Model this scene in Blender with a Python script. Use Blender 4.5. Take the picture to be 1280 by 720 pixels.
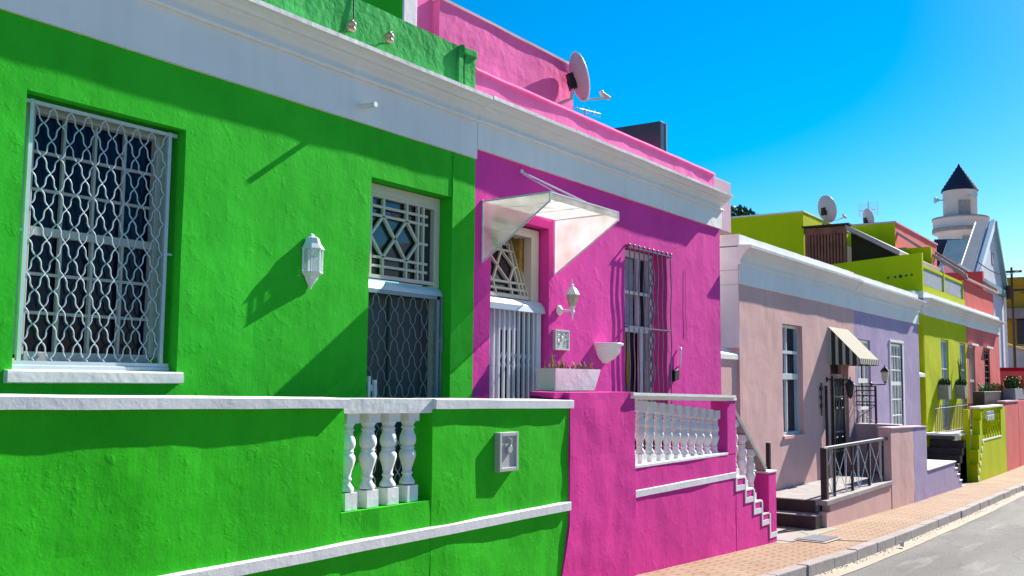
import bpy, math, random
from mathutils import Vector, Matrix, noise
random.seed(7)
for o in list(bpy.data.objects):
    bpy.data.objects.remove(o)
S = bpy.context.scene
COL = S.collection

# ---------------------------------------------------------------- camera
# eye of the photographer is the origin; X runs down the street, Y into the houses
yaw, pitch, roll = math.radians(34.593), math.radians(5.311), math.radians(0.542)
F = Vector((math.cos(yaw)*math.cos(pitch), math.sin(yaw)*math.cos(pitch), math.sin(pitch)))
Rt = Vector((math.sin(yaw), -math.cos(yaw), 0)); U = Rt.cross(F)
R2 = math.cos(roll)*Rt + math.sin(roll)*U; U2 = -math.sin(roll)*Rt + math.cos(roll)*U
cam = bpy.data.objects.new('camera', bpy.data.cameras.new('camera'))
COL.objects.link(cam)
cam.matrix_world = Matrix(((R2.x, U2.x, -F.x, 0), (R2.y, U2.y, -F.y, 0), (R2.z, U2.z, -F.z, 0), (0, 0, 0, 1)))
cam.data.lens = 34.7625; cam.data.sensor_width = 36; cam.data.clip_start = 0.05; cam.data.clip_end = 3000
S.camera = cam

# ---------------------------------------------------------------- light
SUN = Vector((5.5, -1.0, 4.0)).normalized()
w = bpy.data.worlds.new('World'); S.world = w; w.use_nodes = True
nt = w.node_tree; bg = nt.nodes['Background']
sky = nt.nodes.new('ShaderNodeTexSky'); sky.sky_type = 'NISHITA'; sky.sun_disc = False
sky.sun_elevation = math.asin(SUN.z); sky.sun_rotation = math.atan2(SUN.x, SUN.y)
sky.air_density = 1.0; sky.dust_density = 0.3; sky.ozone_density = 2.0
hs = nt.nodes.new('ShaderNodeHueSaturation'); hs.inputs['Saturation'].default_value = 1.9; hs.inputs['Hue'].default_value = .490
nt.links.new(sky.outputs[0], hs.inputs['Color']); tint = nt.nodes.new('ShaderNodeMix'); tint.data_type = 'RGBA'; tint.blend_type = 'MULTIPLY'; tint.inputs[0].default_value = 1
tint.inputs[7].default_value = (1.0, 1.06, 1.18, 1); nt.links.new(hs.outputs[0], tint.inputs[6]); nt.links.new(tint.outputs[2], bg.inputs[0])
bg.inputs[1].default_value = 0.060
sl = bpy.data.lights.new('sun', 'SUN'); sl.energy = 5.0; sl.angle = math.radians(0.5); sl.color = (1, .94, .84)
so = bpy.data.objects.new('sun', sl); COL.objects.link(so)
so.rotation_euler = SUN.to_track_quat('Z', 'Y').to_euler(); so.location = SUN*60
S.view_settings.view_transform = 'Standard'; S.view_settings.look = 'None'
S.view_settings.exposure = 1.15; S.view_settings.gamma = 1; S.view_settings.use_curve_mapping = False

# ---------------------------------------------------------------- materials
def mat(name, col, rough=.8, metal=0, spec=.3, var=.12, vscale=1.2, bumps=(), streak=0, dirt=None, coat=0, lumps=None):
    """procedural paint / plaster: tone variation, several bump scales, optional stains"""
    m = bpy.data.materials.new(name); m.use_nodes = True; t = m.node_tree; N = t.nodes; L = t.links
    b = N['Principled BSDF']; b.inputs['Roughness'].default_value = rough; b.inputs['Metallic'].default_value = metal
    b.inputs['Specular IOR Level'].default_value = spec
    if coat: b.inputs['Coat Weight'].default_value = coat
    tc = N.new('ShaderNodeTexCoord'); geo = N.new('ShaderNodeNewGeometry'); P = geo.outputs['Position']
    c = (*col, 1)
    n1 = N.new('ShaderNodeTexNoise'); n1.inputs['Scale'].default_value = vscale; n1.inputs['Detail'].default_value = 6
    n1.inputs['Roughness'].default_value = .65
    L.new(P, n1.inputs['Vector'])
    mx = N.new('ShaderNodeMix'); mx.data_type = 'RGBA'
    mx.inputs[6].default_value = (*[v*(1-var) for v in col], 1); mx.inputs[7].default_value = (*[min(1, v*(1+var)+var*.03) for v in col], 1)
    mr = N.new('ShaderNodeMapRange'); mr.inputs[1].default_value = .3; mr.inputs[2].default_value = .7
    L.new(n1.outputs[0], mr.inputs[0]); L.new(mr.outputs[0], mx.inputs[0])
    out = mx.outputs[2]
    if streak:
        mp = N.new('ShaderNodeMapping'); mp.inputs['Scale'].default_value = (9, 9, .7); L.new(P, mp.inputs[0])
        n2 = N.new('ShaderNodeTexNoise'); n2.inputs['Scale'].default_value = 1; n2.inputs['Detail'].default_value = 5; L.new(mp.outputs[0], n2.inputs['Vector'])
        r2 = N.new('ShaderNodeMapRange'); r2.inputs[1].default_value = .5; r2.inputs[2].default_value = .75; r2.inputs[4].default_value = streak
        L.new(n2.outputs[0], r2.inputs[0])
        m2 = N.new('ShaderNodeMix'); m2.data_type = 'RGBA'; m2.inputs[7].default_value = (*[v*.62 for v in col], 1)
        L.new(r2.outputs[0], m2.inputs[0]); L.new(out, m2.inputs[6]); out = m2.outputs[2]
    if dirt:
        dc, thr, sc = dirt
        n3 = N.new('ShaderNodeTexNoise'); n3.inputs['Scale'].default_value = sc; n3.inputs['Detail'].default_value = 8; n3.inputs['Roughness'].default_value = .7; L.new(P, n3.inputs['Vector'])
        r3 = N.new('ShaderNodeMapRange'); r3.inputs[1].default_value = thr; r3.inputs[2].default_value = thr+.1; L.new(n3.outputs[0], r3.inputs[0])
        m3 = N.new('ShaderNodeMix'); m3.data_type = 'RGBA'; m3.inputs[7].default_value = (*dc, 1)
        L.new(r3.outputs[0], m3.inputs[0]); L.new(out, m3.inputs[6]); out = m3.outputs[2]
    L.new(out, b.inputs['Base Color'])
    prev = None
    if lumps:
        for sc, lo, hi, dist in lumps:
            n = N.new('ShaderNodeTexNoise'); n.inputs['Scale'].default_value = sc; n.inputs['Detail'].default_value = 7; n.inputs['Roughness'].default_value = .6; n.inputs['Distortion'].default_value = .15; L.new(P, n.inputs['Vector'])
            q = N.new('ShaderNodeMapRange'); q.inputs[1].default_value = lo; q.inputs[2].default_value = hi; L.new(n.outputs[0], q.inputs[0])
            bp = N.new('ShaderNodeBump'); bp.inputs['Strength'].default_value = 1; bp.inputs['Distance'].default_value = dist
            L.new(q.outputs[0], bp.inputs['Height'])
            if prev: L.new(prev, bp.inputs['Normal'])
            prev = bp.outputs[0]
    for sc, dist, st in bumps:
        n = N.new('ShaderNodeTexNoise'); n.inputs['Scale'].default_value = sc; n.inputs['Detail'].default_value = 4 if sc < 30 else 2
        if st:
            mp = N.new('ShaderNodeMapping'); mp.inputs['Scale'].default_value = st; L.new(P, mp.inputs[0]); L.new(mp.outputs[0], n.inputs['Vector'])
        else:
            L.new(P, n.inputs['Vector'])
        bp = N.new('ShaderNodeBump'); bp.inputs['Strength'].default_value = 1; bp.inputs['Distance'].default_value = dist
        L.new(n.outputs[0], bp.inputs['Height'])
        if prev: L.new(prev, bp.inputs['Normal'])
        prev = bp.outputs[0]
    if prev: L.new(prev, b.inputs['Normal'])
    return m

ROUGH = ((1.4, .018, None), (9, .0020, None), (48, .0009, None), (1, .0012, (24, 24, 6)))
SOFT = ((1.6, .012, None), (12, .0016, None), (60, .0005, None))
M = {}
LU = ((8, .56, .78, .0022), (26, .60, .78, .0016))
M['green'] = mat('green_plaster', (.030, .46, .022), bumps=ROUGH, var=.16, vscale=.9, streak=.22, lumps=LU, rough=.9, spec=.08)
M['green_low'] = mat('green_street_wall_plaster', (.030, .45, .013), bumps=ROUGH, var=.16, vscale=.9, streak=.18, lumps=LU, rough=.9, spec=.08)
M['green_old'] = mat('green_weathered', (.05, .38, .09), bumps=((3, .025, None), (12, .008, None), (50, .0015, None)), var=.2, streak=.25, rough=.9, spec=.08)
M['magenta'] = mat('magenta_plaster', (.70, .045, .30), bumps=ROUGH, var=.12, vscale=.9, streak=.18, lumps=LU, rough=.9, spec=.08)
M['magenta_soft'] = mat('magenta_smooth', (.70, .055, .34), bumps=SOFT, var=.10, streak=.12, lumps=((5, .5, .72, .003), (22, .6, .74, .0012)), rough=.9, spec=.08)
M['pinkroof'] = mat('faded_pink_plaster', (.86, .17, .43), bumps=((2, .022, None), (12, .004, None), (50, .001, None)), var=.12, streak=.2, rough=.9, spec=.08)
M['palepink'] = mat('pale_rose_plaster', (.66, .41, .385), bumps=SOFT, var=.07, streak=.15, dirt=((.45, .26, .27), .66, 3), rough=.9, spec=.08)
M['palecap'] = mat('dusty_pink_paint', (.66, .44, .52), bumps=SOFT, var=.05, rough=.9, spec=.08)
M['lilac'] = mat('lilac_plaster', (.40, .32, .485), bumps=SOFT, var=.07, streak=.2, dirt=((.36, .28, .42), .66, 3), rough=.9, spec=.08)
M['lime'] = mat('lime_plaster', (.50, .55, .006), bumps=SOFT, var=.07, streak=.1, rough=.9, spec=.08)
M['salmon'] = mat('salmon_plaster', (.70, .13, .12), bumps=SOFT, var=.08, streak=.15, rough=.9, spec=.08)
M['salmonpale'] = mat('pale_salmon_plaster', (.72, .17, .16), bumps=SOFT, var=.08, rough=.9, spec=.08)
M['darkred'] = mat('crimson_paint', (.35, .01, .04), bumps=SOFT, rough=.9, spec=.08)
M['white'] = mat('white_plaster', (.76, .755, .74), bumps=((2, .012, None), (16, .003, None)), var=.05, streak=.12, dirt=((.60, .56, .48), .68, 1.6), rough=.65)
M['whiterough'] = mat('rough_white_cement', (.72, .70, .71), bumps=((5, .006, None), (28, .0014, None), (90, .0006, None)), var=.07, dirt=((.42, .40, .40), .64, 9))
M['whitepaint'] = mat('white_gloss_paint', (.78, .79, .80), rough=.35, spec=.5, bumps=((20, .001, None),), var=.03)
M['cream'] = mat('cream_timber_paint', (.58, .54, .45), rough=.45, bumps=((30, .001, None),), var=.06)
M['iron'] = mat('galvanised_paint', (.46, .54, .60), rough=.4, spec=.5, var=.08, vscale=8)
M['gateiron'] = mat('blue_grey_gate_paint', (.20, .27, .30), rough=.4, spec=.5, var=.08, vscale=8)
M['ironpale'] = mat('pale_steel_paint', (.66, .68, .74), rough=.4, spec=.5, var=.05, vscale=8)
M['blackiron'] = mat('black_iron', (.015, .012, .015), rough=.45, spec=.5, var=.2, vscale=20)
M['greyiron'] = mat('dark_grey_iron', (.16, .13, .16), rough=.35, metal=.4, spec=.6, var=.3, vscale=20)
M['darkdoor'] = mat('dark_green_door', (.018, .035, .036), rough=.45, spec=.5, var=.15, bumps=((12, .001, (8, 8, .5)),))
M['greydoor'] = mat('grey_door_leaf', (.055, .06, .06), rough=.6, var=.12, bumps=((12, .001, (8, 8, .5)),))
M['sash'] = mat('shaded_sash_paint', (.40, .41, .40), rough=.5, var=.1)
M['glass'] = mat('window_glass', (.004, .005, .022), rough=.04, spec=.15, var=.1)
M['skyglass'] = mat('fanlight_glass', (.006, .010, .018), rough=.02, spec=.9, var=.1)
M['curtain'] = mat('curtain_cloth', (.30, .33, .40), rough=.9, var=.2, vscale=6)
M['lampglass'] = mat('lamp_glass', (.62, .66, .72), rough=.08, spec=.8, var=.15, vscale=12)
M['amber'] = mat('amber_lamp_glass', (.45, .42, .28), rough=.12, spec=.8, var=.25, vscale=14)
M['plastic'] = mat('grey_plastic', (.44, .43, .41), rough=.5, spec=.4, var=.05, vscale=5)
M['plaque'] = mat('silver_relief', (.58, .56, .54), rough=.45, metal=.3, var=.25, vscale=50)
M['dish'] = mat('satellite_dish_paint', (.55, .47, .47), rough=.5, var=.06)
M['black'] = mat('black_plastic', (.01, .01, .012), rough=.4)
M['tile'] = mat('dark_glazed_tile', (.012, .014, .02), rough=.25, spec=.6, var=.3, vscale=3)
M['darkstone'] = mat('dark_red_stone', (.045, .028, .028), rough=.5, var=.3, vscale=3, bumps=((20, .002, None),))
M['slabstone'] = mat('worn_stone_slab', (.30, .27, .27), rough=.8, var=.2, vscale=4, bumps=((20, .002, None),))
M['timber'] = mat('weathered_redwood', (.24, .075, .04), rough=.65, var=.35, vscale=4, bumps=((10, .002, (8, 8, 1)),))
M['roofdark'] = mat('dark_slate', (.012, .018, .05), rough=.6, var=.2, vscale=2)
M['soffit'] = mat('dark_soffit_and_shade', (.035, .03, .015), rough=.9)  # soffit tone, also used for sheets that stand in for shade
M['beam'] = mat('faded_beam_paint', (.42, .32, .30), rough=.8, var=.1)
M['corrugated'] = mat('corrugated_iron', (.50, .44, .42), rough=.5, metal=.1, var=.12)
M['tansheet'] = mat('tan_sheet_roof', (.80, .62, .50), rough=.6, var=.12, streak=.4)
M['towerwhite'] = mat('tower_render', (.60, .53, .55), rough=.8, var=.06, vscale=.6)
M['gablewhite'] = mat('gable_render', (.55, .55, .66), rough=.8, var=.06, vscale=.8)
M['teal'] = mat('teal_timber', (.16, .30, .34), rough=.6, var=.1)
M['ochre'] = mat('ochre_render', (.46, .28, .02), rough=.8, var=.08, vscale=.7, bumps=SOFT)
M['grey'] = mat('grey_cement', (.22, .23, .27), rough=.9, var=.12, bumps=SOFT)
M['leaf'] = mat('leaf_green', (.06, .13, .02), rough=.6, var=.4, vscale=12)
M['leafdark'] = mat('leaf_dark_green', (.018, .07, .012), rough=.6, var=.4, vscale=12)
M['straw'] = mat('dry_leaf', (.34, .24, .04), rough=.7, var=.4, vscale=12)
M['rust'] = mat('rusty_leaf', (.42, .12, .06), rough=.7, var=.4, vscale=12)
M['soil'] = mat('potting_soil', (.04, .025, .015), rough=.95)
M['bark'] = mat('bark', (.09, .06, .04), rough=.9)
M['concrete'] = mat('pale_concrete', (.30, .28, .22), rough=.85, var=.12, vscale=2, bumps=((15, .004, None), (60, .002, None)), dirt=((.34, .30, .24), .66, 3))
M['gutter'] = mat('gutter_cement', (.36, .31, .24), rough=.85, var=.15, vscale=3, bumps=((15, .004, None), (60, .002, None)), dirt=((.26, .22, .18), .62, 4))
M['kerb'] = mat('kerb_concrete', (.29, .25, .245), rough=.85, var=.15, vscale=2.5, bumps=((12, .006, None), (60, .002, None)), dirt=((.17, .15, .13), .62, 4))
M['paper'] = mat('white_paper', (.8, .8, .8), rough=.8)
M['ceramic'] = mat('white_ceramic', (.78, .76, .74), rough=.3, spec=.5, var=.03)
M['insul'] = mat('glazed_insulator', (.42, .30, .20), rough=.25, spec=.6, var=.2, vscale=30)
M['cable'] = mat('cable_rubber', (.03, .03, .035), rough=.7)

def brick_mat():
    m = bpy.data.materials.new('brick_paving'); m.use_nodes = True; t = m.node_tree; N = t.nodes; L = t.links
    b = N['Principled BSDF']; b.inputs['Roughness'].default_value = .85
    g = N.new('ShaderNodeNewGeometry'); mp = N.new('ShaderNodeMapping'); mp.inputs['Rotation'].default_value = (0, 0, math.radians(90))
    L.new(g.outputs['Position'], mp.inputs[0])
    # hand-laid wobble
    nz = N.new('ShaderNodeTexNoise'); nz.inputs['Scale'].default_value = 2.5; L.new(mp.outputs[0], nz.inputs['Vector'])
    vm = N.new('ShaderNodeVectorMath'); vm.operation = 'SCALE'; vm.inputs[3].default_value = .03; L.new(nz.outputs[1], vm.inputs[0])
    va = N.new('ShaderNodeVectorMath'); L.new(mp.outputs[0], va.inputs[0]); L.new(vm.outputs[0], va.inputs[1])
    br = N.new('ShaderNodeTexBrick'); br.inputs['Scale'].default_value = 1; br.inputs['Brick Width'].default_value = .22; br.inputs['Row Height'].default_value = .11
    br.inputs['Mortar Size'].default_value = .009; br.inputs['Mortar Smooth'].default_value = .3
    br.inputs['Color1'].default_value = (.27, .145, .08, 1); br.inputs['Color2'].default_value = (.32, .19, .105, 1); br.inputs['Mortar'].default_value = (.07, .04, .025, 1)
    L.new(va.outputs[0], br.inputs['Vector'])
    n2 = N.new('ShaderNodeTexNoise'); n2.inputs['Scale'].default_value = 1.3; n2.inputs['Detail'].default_value = 7; L.new(g.outputs['Position'], n2.inputs['Vector'])
    r = N.new('ShaderNodeMapRange'); r.inputs[1].default_value = .4; r.inputs[2].default_value = .7; r.inputs[4].default_value = .42; L.new(n2.outputs[0], r.inputs[0])
    mx = N.new('ShaderNodeMix'); mx.data_type = 'RGBA'; mx.inputs[7].default_value = (.38, .28, .19, 1)
    L.new(r.outputs[0], mx.inputs[0]); L.new(br.outputs['Color'], mx.inputs[6]); L.new(mx.outputs[2], b.inputs['Base Color'])
    bp = N.new('ShaderNodeBump'); bp.inputs['Distance'].default_value = .006; bp.invert = True; L.new(br.outputs['Fac'], bp.inputs['Height'])
    n3 = N.new('ShaderNodeTexNoise'); n3.inputs['Scale'].default_value = 40; L.new(g.outputs['Position'], n3.inputs['Vector'])
    b2 = N.new('ShaderNodeBump'); b2.inputs['Distance'].default_value = .004; L.new(n3.outputs[0], b2.inputs['Height']); L.new(bp.outputs[0], b2.inputs['Normal'])
    L.new(b2.outputs[0], b.inputs['Normal']); return m
M['brick'] = brick_mat()

def asphalt_mat():
    m = bpy.data.materials.new('worn_asphalt'); m.use_nodes = True; t = m.node_tree; N = t.nodes; L = t.links
    b = N['Principled BSDF']; b.inputs['Roughness'].default_value = .8; g = N.new('ShaderNodeNewGeometry'); P = g.outputs['Position']
    def nz(sc, d, st=None):
        n = N.new('ShaderNodeTexNoise'); n.inputs['Scale'].default_value = sc; n.inputs['Detail'].default_value = d
        if st:
            mp = N.new('ShaderNodeMapping'); mp.inputs['Scale'].default_value = st; L.new(P, mp.inputs[0]); L.new(mp.outputs[0], n.inputs['Vector'])
        else: L.new(P, n.inputs['Vector'])
        return n.outputs[0]
    def ramp(src, stops):
        r = N.new('ShaderNodeValToRGB'); e = r.color_ramp.elements
        e[0].position, e[0].color = stops[0][0], (*stops[0][1], 1); e[1].position, e[1].color = stops[1][0], (*stops[1][1], 1)
        for p, c in stops[2:]: k = e.new(p); k.color = (*c, 1)
        L.new(src, r.inputs[0]); return r.outputs[0]
    base = ramp(nz(70, 4), [(.3, (.035, .034, .033)), (.72, (.165, .162, .155))])
    patch = ramp(nz(1, 6, (.35, 1.4, 1)), [(.38, (.50, .50, .50)), (.60, (1, 1, 1))])
    mx = N.new('ShaderNodeMix'); mx.data_type = 'RGBA'; mx.blend_type = 'MULTIPLY'; mx.inputs[0].default_value = 1; L.new(base, mx.inputs[6]); L.new(patch, mx.inputs[7])
    v = N.new('ShaderNodeTexVoronoi'); v.feature = 'DISTANCE_TO_EDGE'; v.inputs['Scale'].default_value = .8
    wv = N.new('ShaderNodeTexNoise'); wv.inputs['Scale'].default_value = 3; wv.inputs['Detail'].default_value = 5; L.new(P, wv.inputs['Vector'])
    sc = N.new('ShaderNodeVectorMath'); sc.operation = 'SCALE'; sc.inputs[3].default_value = .5; L.new(wv.outputs[1], sc.inputs[0])
    ad = N.new('ShaderNodeVectorMath'); L.new(P, ad.inputs[0]); L.new(sc.outputs[0], ad.inputs[1]); L.new(ad.outputs[0], v.inputs['Vector'])
    cr = ramp(v.outputs[0], [(0, (.22, .22, .22)), (.018, (1, 1, 1))])
    m2 = N.new('ShaderNodeMix'); m2.data_type = 'RGBA'; m2.blend_type = 'MULTIPLY'; m2.inputs[0].default_value = .8; L.new(mx.outputs[2], m2.inputs[6]); L.new(cr, m2.inputs[7])
    ws = ramp(nz(1, 5, (.5, 3.5, 1)), [(.60, (0, 0, 0)), (.72, (.5, .5, .5))])
    m3 = N.new('ShaderNodeMix'); m3.data_type = 'RGBA'; m3.inputs[7].default_value = (.26, .25, .235, 1); L.new(ws, m3.inputs[0]); L.new(m2.outputs[2], m3.inputs[6])
    L.new(m3.outputs[2], b.inputs['Base Color'])
    bp = N.new('ShaderNodeBump'); bp.inputs['Distance'].default_value = .006; L.new(nz(90, 2), bp.inputs['Height']); L.new(bp.outputs[0], b.inputs['Normal'])
    return m
M['asphalt'] = asphalt_mat()

def poly_mat(nm='clear_corrugated_sheet', tpf=.30, dff=.12):
    m = bpy.data.materials.new(nm); m.use_nodes = True; t = m.node_tree; N = t.nodes; L = t.links
    for n in list(N): N.remove(n)
    o = N.new('ShaderNodeOutputMaterial'); g = N.new('ShaderNodeNewGeometry')
    n = N.new('ShaderNodeTexNoise'); n.inputs['Scale'].default_value = 4; n.inputs['Detail'].default_value = 7; L.new(g.outputs['Position'], n.inputs['Vector'])
    r = N.new('ShaderNodeValToRGB'); r.color_ramp.elements[0].position = .3; r.color_ramp.elements[0].color = (.62, .62, .52, 1); r.color_ramp.elements[1].position = .62; r.color_ramp.elements[1].color = (.9, .9, .86, 1); L.new(n.outputs[0], r.inputs[0])
    tr = N.new('ShaderNodeBsdfTranslucent'); df = N.new('ShaderNodeBsdfDiffuse'); tp = N.new('ShaderNodeBsdfTransparent'); gl = N.new('ShaderNodeBsdfGlossy'); gl.inputs['Roughness'].default_value = .25
    for s in (tr, df): L.new(r.outputs[0], s.inputs['Color'])
    a = N.new('ShaderNodeMixShader'); a.inputs[0].default_value = dff; L.new(tr.outputs[0], a.inputs[1]); L.new(df.outputs[0], a.inputs[2])
    b = N.new('ShaderNodeMixShader'); b.inputs[0].default_value = tpf; L.new(a.outputs[0], b.inputs[1]); L.new(tp.outputs[0], b.inputs[2])
    c = N.new('ShaderNodeMixShader'); c.inputs[0].default_value = .06; L.new(b.outputs[0], c.inputs[1]); L.new(gl.outputs[0], c.inputs[2])
    L.new(c.outputs[0], o.inputs[0]); return m
M['poly'] = poly_mat()
M['polyside'] = poly_mat('clear_side_sheet', .58, .45)

def pane_mat():
    m = bpy.data.materials.new('clear_lamp_pane'); m.use_nodes = True; t = m.node_tree; N = t.nodes; L = t.links
    b = N['Principled BSDF']; b.inputs['Base Color'].default_value = (.75, .85, .95, 1); b.inputs['Roughness'].default_value = .05
    tp = N.new('ShaderNodeBsdfTransparent'); mx = N.new('ShaderNodeMixShader'); mx.inputs[0].default_value = .72
    L.new(b.outputs[0], mx.inputs[1]); L.new(tp.outputs[0], mx.inputs[2]); L.new(mx.outputs[0], N['Material Output'].inputs[0]); return m
M['clearpane'] = pane_mat()
def stripe_mat():
    m = bpy.data.materials.new('striped_canvas'); m.use_nodes = True; t = m.node_tree; N = t.nodes; L = t.links
    b = N['Principled BSDF']; b.inputs['Roughness'].default_value = .85
    g = N.new('ShaderNodeNewGeometry'); sx = N.new('ShaderNodeSeparateXYZ'); L.new(g.outputs['Position'], sx.inputs[0])
    sn = N.new('ShaderNodeSeparateXYZ'); L.new(g.outputs['True Normal'], sn.inputs[0])
    ab = N.new('ShaderNodeMath'); ab.operation = 'ABSOLUTE'; L.new(sn.outputs[0], ab.inputs[0])
    gt = N.new('ShaderNodeMath'); gt.operation = 'GREATER_THAN'; gt.inputs[1].default_value = .7; L.new(ab.outputs[0], gt.inputs[0])
    mx = N.new('ShaderNodeMix'); L.new(gt.outputs[0], mx.inputs[0]); L.new(sx.outputs[0], mx.inputs[2]); L.new(sx.outputs[1], mx.inputs[3])
    mo = N.new('ShaderNodeMath'); mo.operation = 'MULTIPLY'; mo.inputs[1].default_value = 1/.125; L.new(mx.outputs[0], mo.inputs[0])
    fr = N.new('ShaderNodeMath'); fr.operation = 'FRACT'; L.new(mo.outputs[0], fr.inputs[0])
    g2 = N.new('ShaderNodeMath'); g2.operation = 'GREATER_THAN'; g2.inputs[1].default_value = .6; L.new(fr.outputs[0], g2.inputs[0])
    # the sloping top has a paler stripe, the side and valance keep their dark stripe
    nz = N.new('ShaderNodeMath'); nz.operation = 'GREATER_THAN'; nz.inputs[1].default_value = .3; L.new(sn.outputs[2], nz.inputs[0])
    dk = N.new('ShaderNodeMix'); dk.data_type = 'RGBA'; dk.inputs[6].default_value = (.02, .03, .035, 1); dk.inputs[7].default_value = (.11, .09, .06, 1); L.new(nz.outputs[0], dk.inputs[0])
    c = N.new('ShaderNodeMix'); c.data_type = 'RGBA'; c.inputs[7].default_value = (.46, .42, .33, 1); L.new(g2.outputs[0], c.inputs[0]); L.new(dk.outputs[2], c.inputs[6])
    L.new(c.outputs[2], b.inputs['Base Color']); return m
M['stripe'] = stripe_mat()

# ---------------------------------------------------------------- helpers
def wloc(p):
    v = Vector((0, 0, 0))
    while p: v += p.location; p = p.parent
    return v
def tag(o, label=None, cat=None, group=None, kind=None):
    if label: o['label'] = label
    if cat: o['category'] = cat
    if group: o['group'] = group
    if kind: o['kind'] = kind
    return o
def thing(name, label, cat, loc=(0, 0, 0), group=None):
    o = bpy.data.objects.new(name, None); o.empty_display_size = .2; COL.objects.link(o); o.location = loc
    return tag(o, label, cat, group)
class MB:
    def __init__(s): s.v = []; s.f = []; s.sm = set()
    def add(s, vs, fs, smooth=False):
        k = len(s.v); s.v += [Vector(v) for v in vs]
        for f in fs:
            if smooth: s.sm.add(len(s.f))
            s.f.append([i+k for i in f])
        return s
    def box(s, x0, x1, y0, y1, z0, z1):
        return s.add([(x0,y0,z0),(x1,y0,z0),(x1,y1,z0),(x0,y1,z0),(x0,y0,z1),(x1,y0,z1),(x1,y1,z1),(x0,y1,z1)],
                     [(0,3,2,1),(4,5,6,7),(0,1,5,4),(1,2,6,5),(2,3,7,6),(3,0,4,7)])
    def bar(s, a, b, w, h, up=(0, 1, 0)):
        a, b = Vector(a), Vector(b); d = (b-a).normalized(); up = Vector(up)
        if abs(d.dot(up)) > .95: up = Vector((0, 0, 1)) if abs(d.z) < .95 else Vector((1, 0, 0))
        q = d.cross(up).normalized(); r = q.cross(d).normalized(); q *= w/2; r *= h/2
        vs = [a-q-r, a+q-r, a+q+r, a-q+r, b-q-r, b+q-r, b+q+r, b-q+r]
        return s.add(vs, [(0,1,2,3),(7,6,5,4),(0,4,5,1),(1,5,6,2),(2,6,7,3),(3,7,4,0)])
    def tube(s, pts, r, n=6, caps=True):
        pts = [Vector(p) for p in pts]; rs = r if isinstance(r, (list, tuple)) else [r]*len(pts)
        vs = []; q0 = None
        for i, p in enumerate(pts):
            d = (pts[min(i+1, len(pts)-1)]-pts[max(i-1, 0)]).normalized()
            if q0 is None:
                q0 = d.orthogonal().normalized()
            q0 = (q0-d*q0.dot(d)).normalized(); b = d.cross(q0)
            for k in range(n):
                a = 2*math.pi*k/n; vs.append(p+(q0*math.cos(a)+b*math.sin(a))*rs[i])
        fs = [(i*n+k, i*n+(k+1) % n, (i+1)*n+(k+1) % n, (i+1)*n+k) for i in range(len(pts)-1) for k in range(n)]
        s.add(vs, fs, n > 4)
        if caps: s.add(vs[:n], [tuple(range(n))[::-1]]); s.add(vs[-n:], [tuple(range(n))])
        return s
    def lathe(s, prof, c, n=16, axis=None, ang0=0, smooth=True, sweep=1.0):
        """prof: (radius, height)"""
        c = Vector(c); q = Vector((0, 0, 1)).rotation_difference(Vector(axis).normalized()) if axis else None
        vs = []
        m = n if sweep == 1 else n+1
        for r, h in prof:
            for k in range(m):
                a = ang0+2*math.pi*sweep*k/n; v = Vector((r*math.cos(a), r*math.sin(a), h))
                vs.append(c+(q @ v if q else v))
        fs = []
        for i in range(len(prof)-1):
            for k in range(n if sweep == 1 else n):
                k2 = (k+1) % m if sweep == 1 else k+1
                fs.append((i*m+k, i*m+k2, (i+1)*m+k2, (i+1)*m+k))
        s.add(vs, fs, smooth)
        if prof[0][0] > 1e-4: s.add(vs[:m], [tuple(range(m))[::-1]])
        if prof[-1][0] > 1e-4: s.add(vs[-m:], [tuple(range(m))])
        return s
    def prism(s, poly, lo, hi, axis='Y'):
        """poly is (a, b) in the two other axes; extruded from lo to hi"""
        def pt(a, b, t): return {'Y': (a, t, b), 'X': (t, a, b), 'Z': (a, b, t)}[axis]
        n = len(poly); vs = [pt(a, b, lo) for a, b in poly]+[pt(a, b, hi) for a, b in poly]
        return s.add(vs, [tuple(range(n)), tuple(range(2*n-1, n-1, -1))]+[(i, i+n, (i+1) % n+n, (i+1) % n) for i in range(n)])
    def sweepx(s, prof, x0, x1, step=.25, amp=.0, seed=0, tilt=0.0, smooth=False):
        """closed profile (y, z) run along X with a hand-made wobble"""
        n = max(1, int(round((x1-x0)/step))); m = len(prof); vs = []
        for i in range(n+1):
            x = x0+(x1-x0)*i/n
            for j, (y, z) in enumerate(prof):
                q = Vector((x*2.3+seed*7.7, y*5+seed, z*5))
                vs.append((x, y+amp*noise.noise(q), z+amp*noise.noise(q+Vector((31, 7, 3)))+tilt*(x-x0)))
        fs = [(i*m+k, (i+1)*m+k, (i+1)*m+(k+1) % m, i*m+(k+1) % m) for i in range(n) for k in range(m)]
        s.add(vs, fs, smooth); s.add(vs[:m], [tuple(range(m))]); s.add(vs[-m:], [tuple(range(m))[::-1]])
        return s
    def build(s, name, m, parent=None, bevel=0, label=None, fix=True):
        off = wloc(parent) if parent else Vector((0, 0, 0))
        me = bpy.data.meshes.new(name); me.from_pydata([v-off for v in s.v], [], s.f)
        if fix:
            import bmesh
            b = bmesh.new(); b.from_mesh(me); bmesh.ops.recalc_face_normals(b, faces=b.faces); b.to_mesh(me); b.free()
        for i in s.sm:
            if i < len(me.polygons): me.polygons[i].use_smooth = True
        me.materials.append(M[m] if isinstance(m, str) else m)
        o = bpy.data.objects.new(name, me); COL.objects.link(o)
        if parent: o.parent = parent
        if bevel:
            bv = o.modifiers.new('bevel', 'BEVEL'); bv.width = bevel; bv.segments = 2; bv.limit_method = 'ANGLE'; bv.angle_limit = math.radians(40)
        if label: o['label'] = label
        return o
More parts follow.
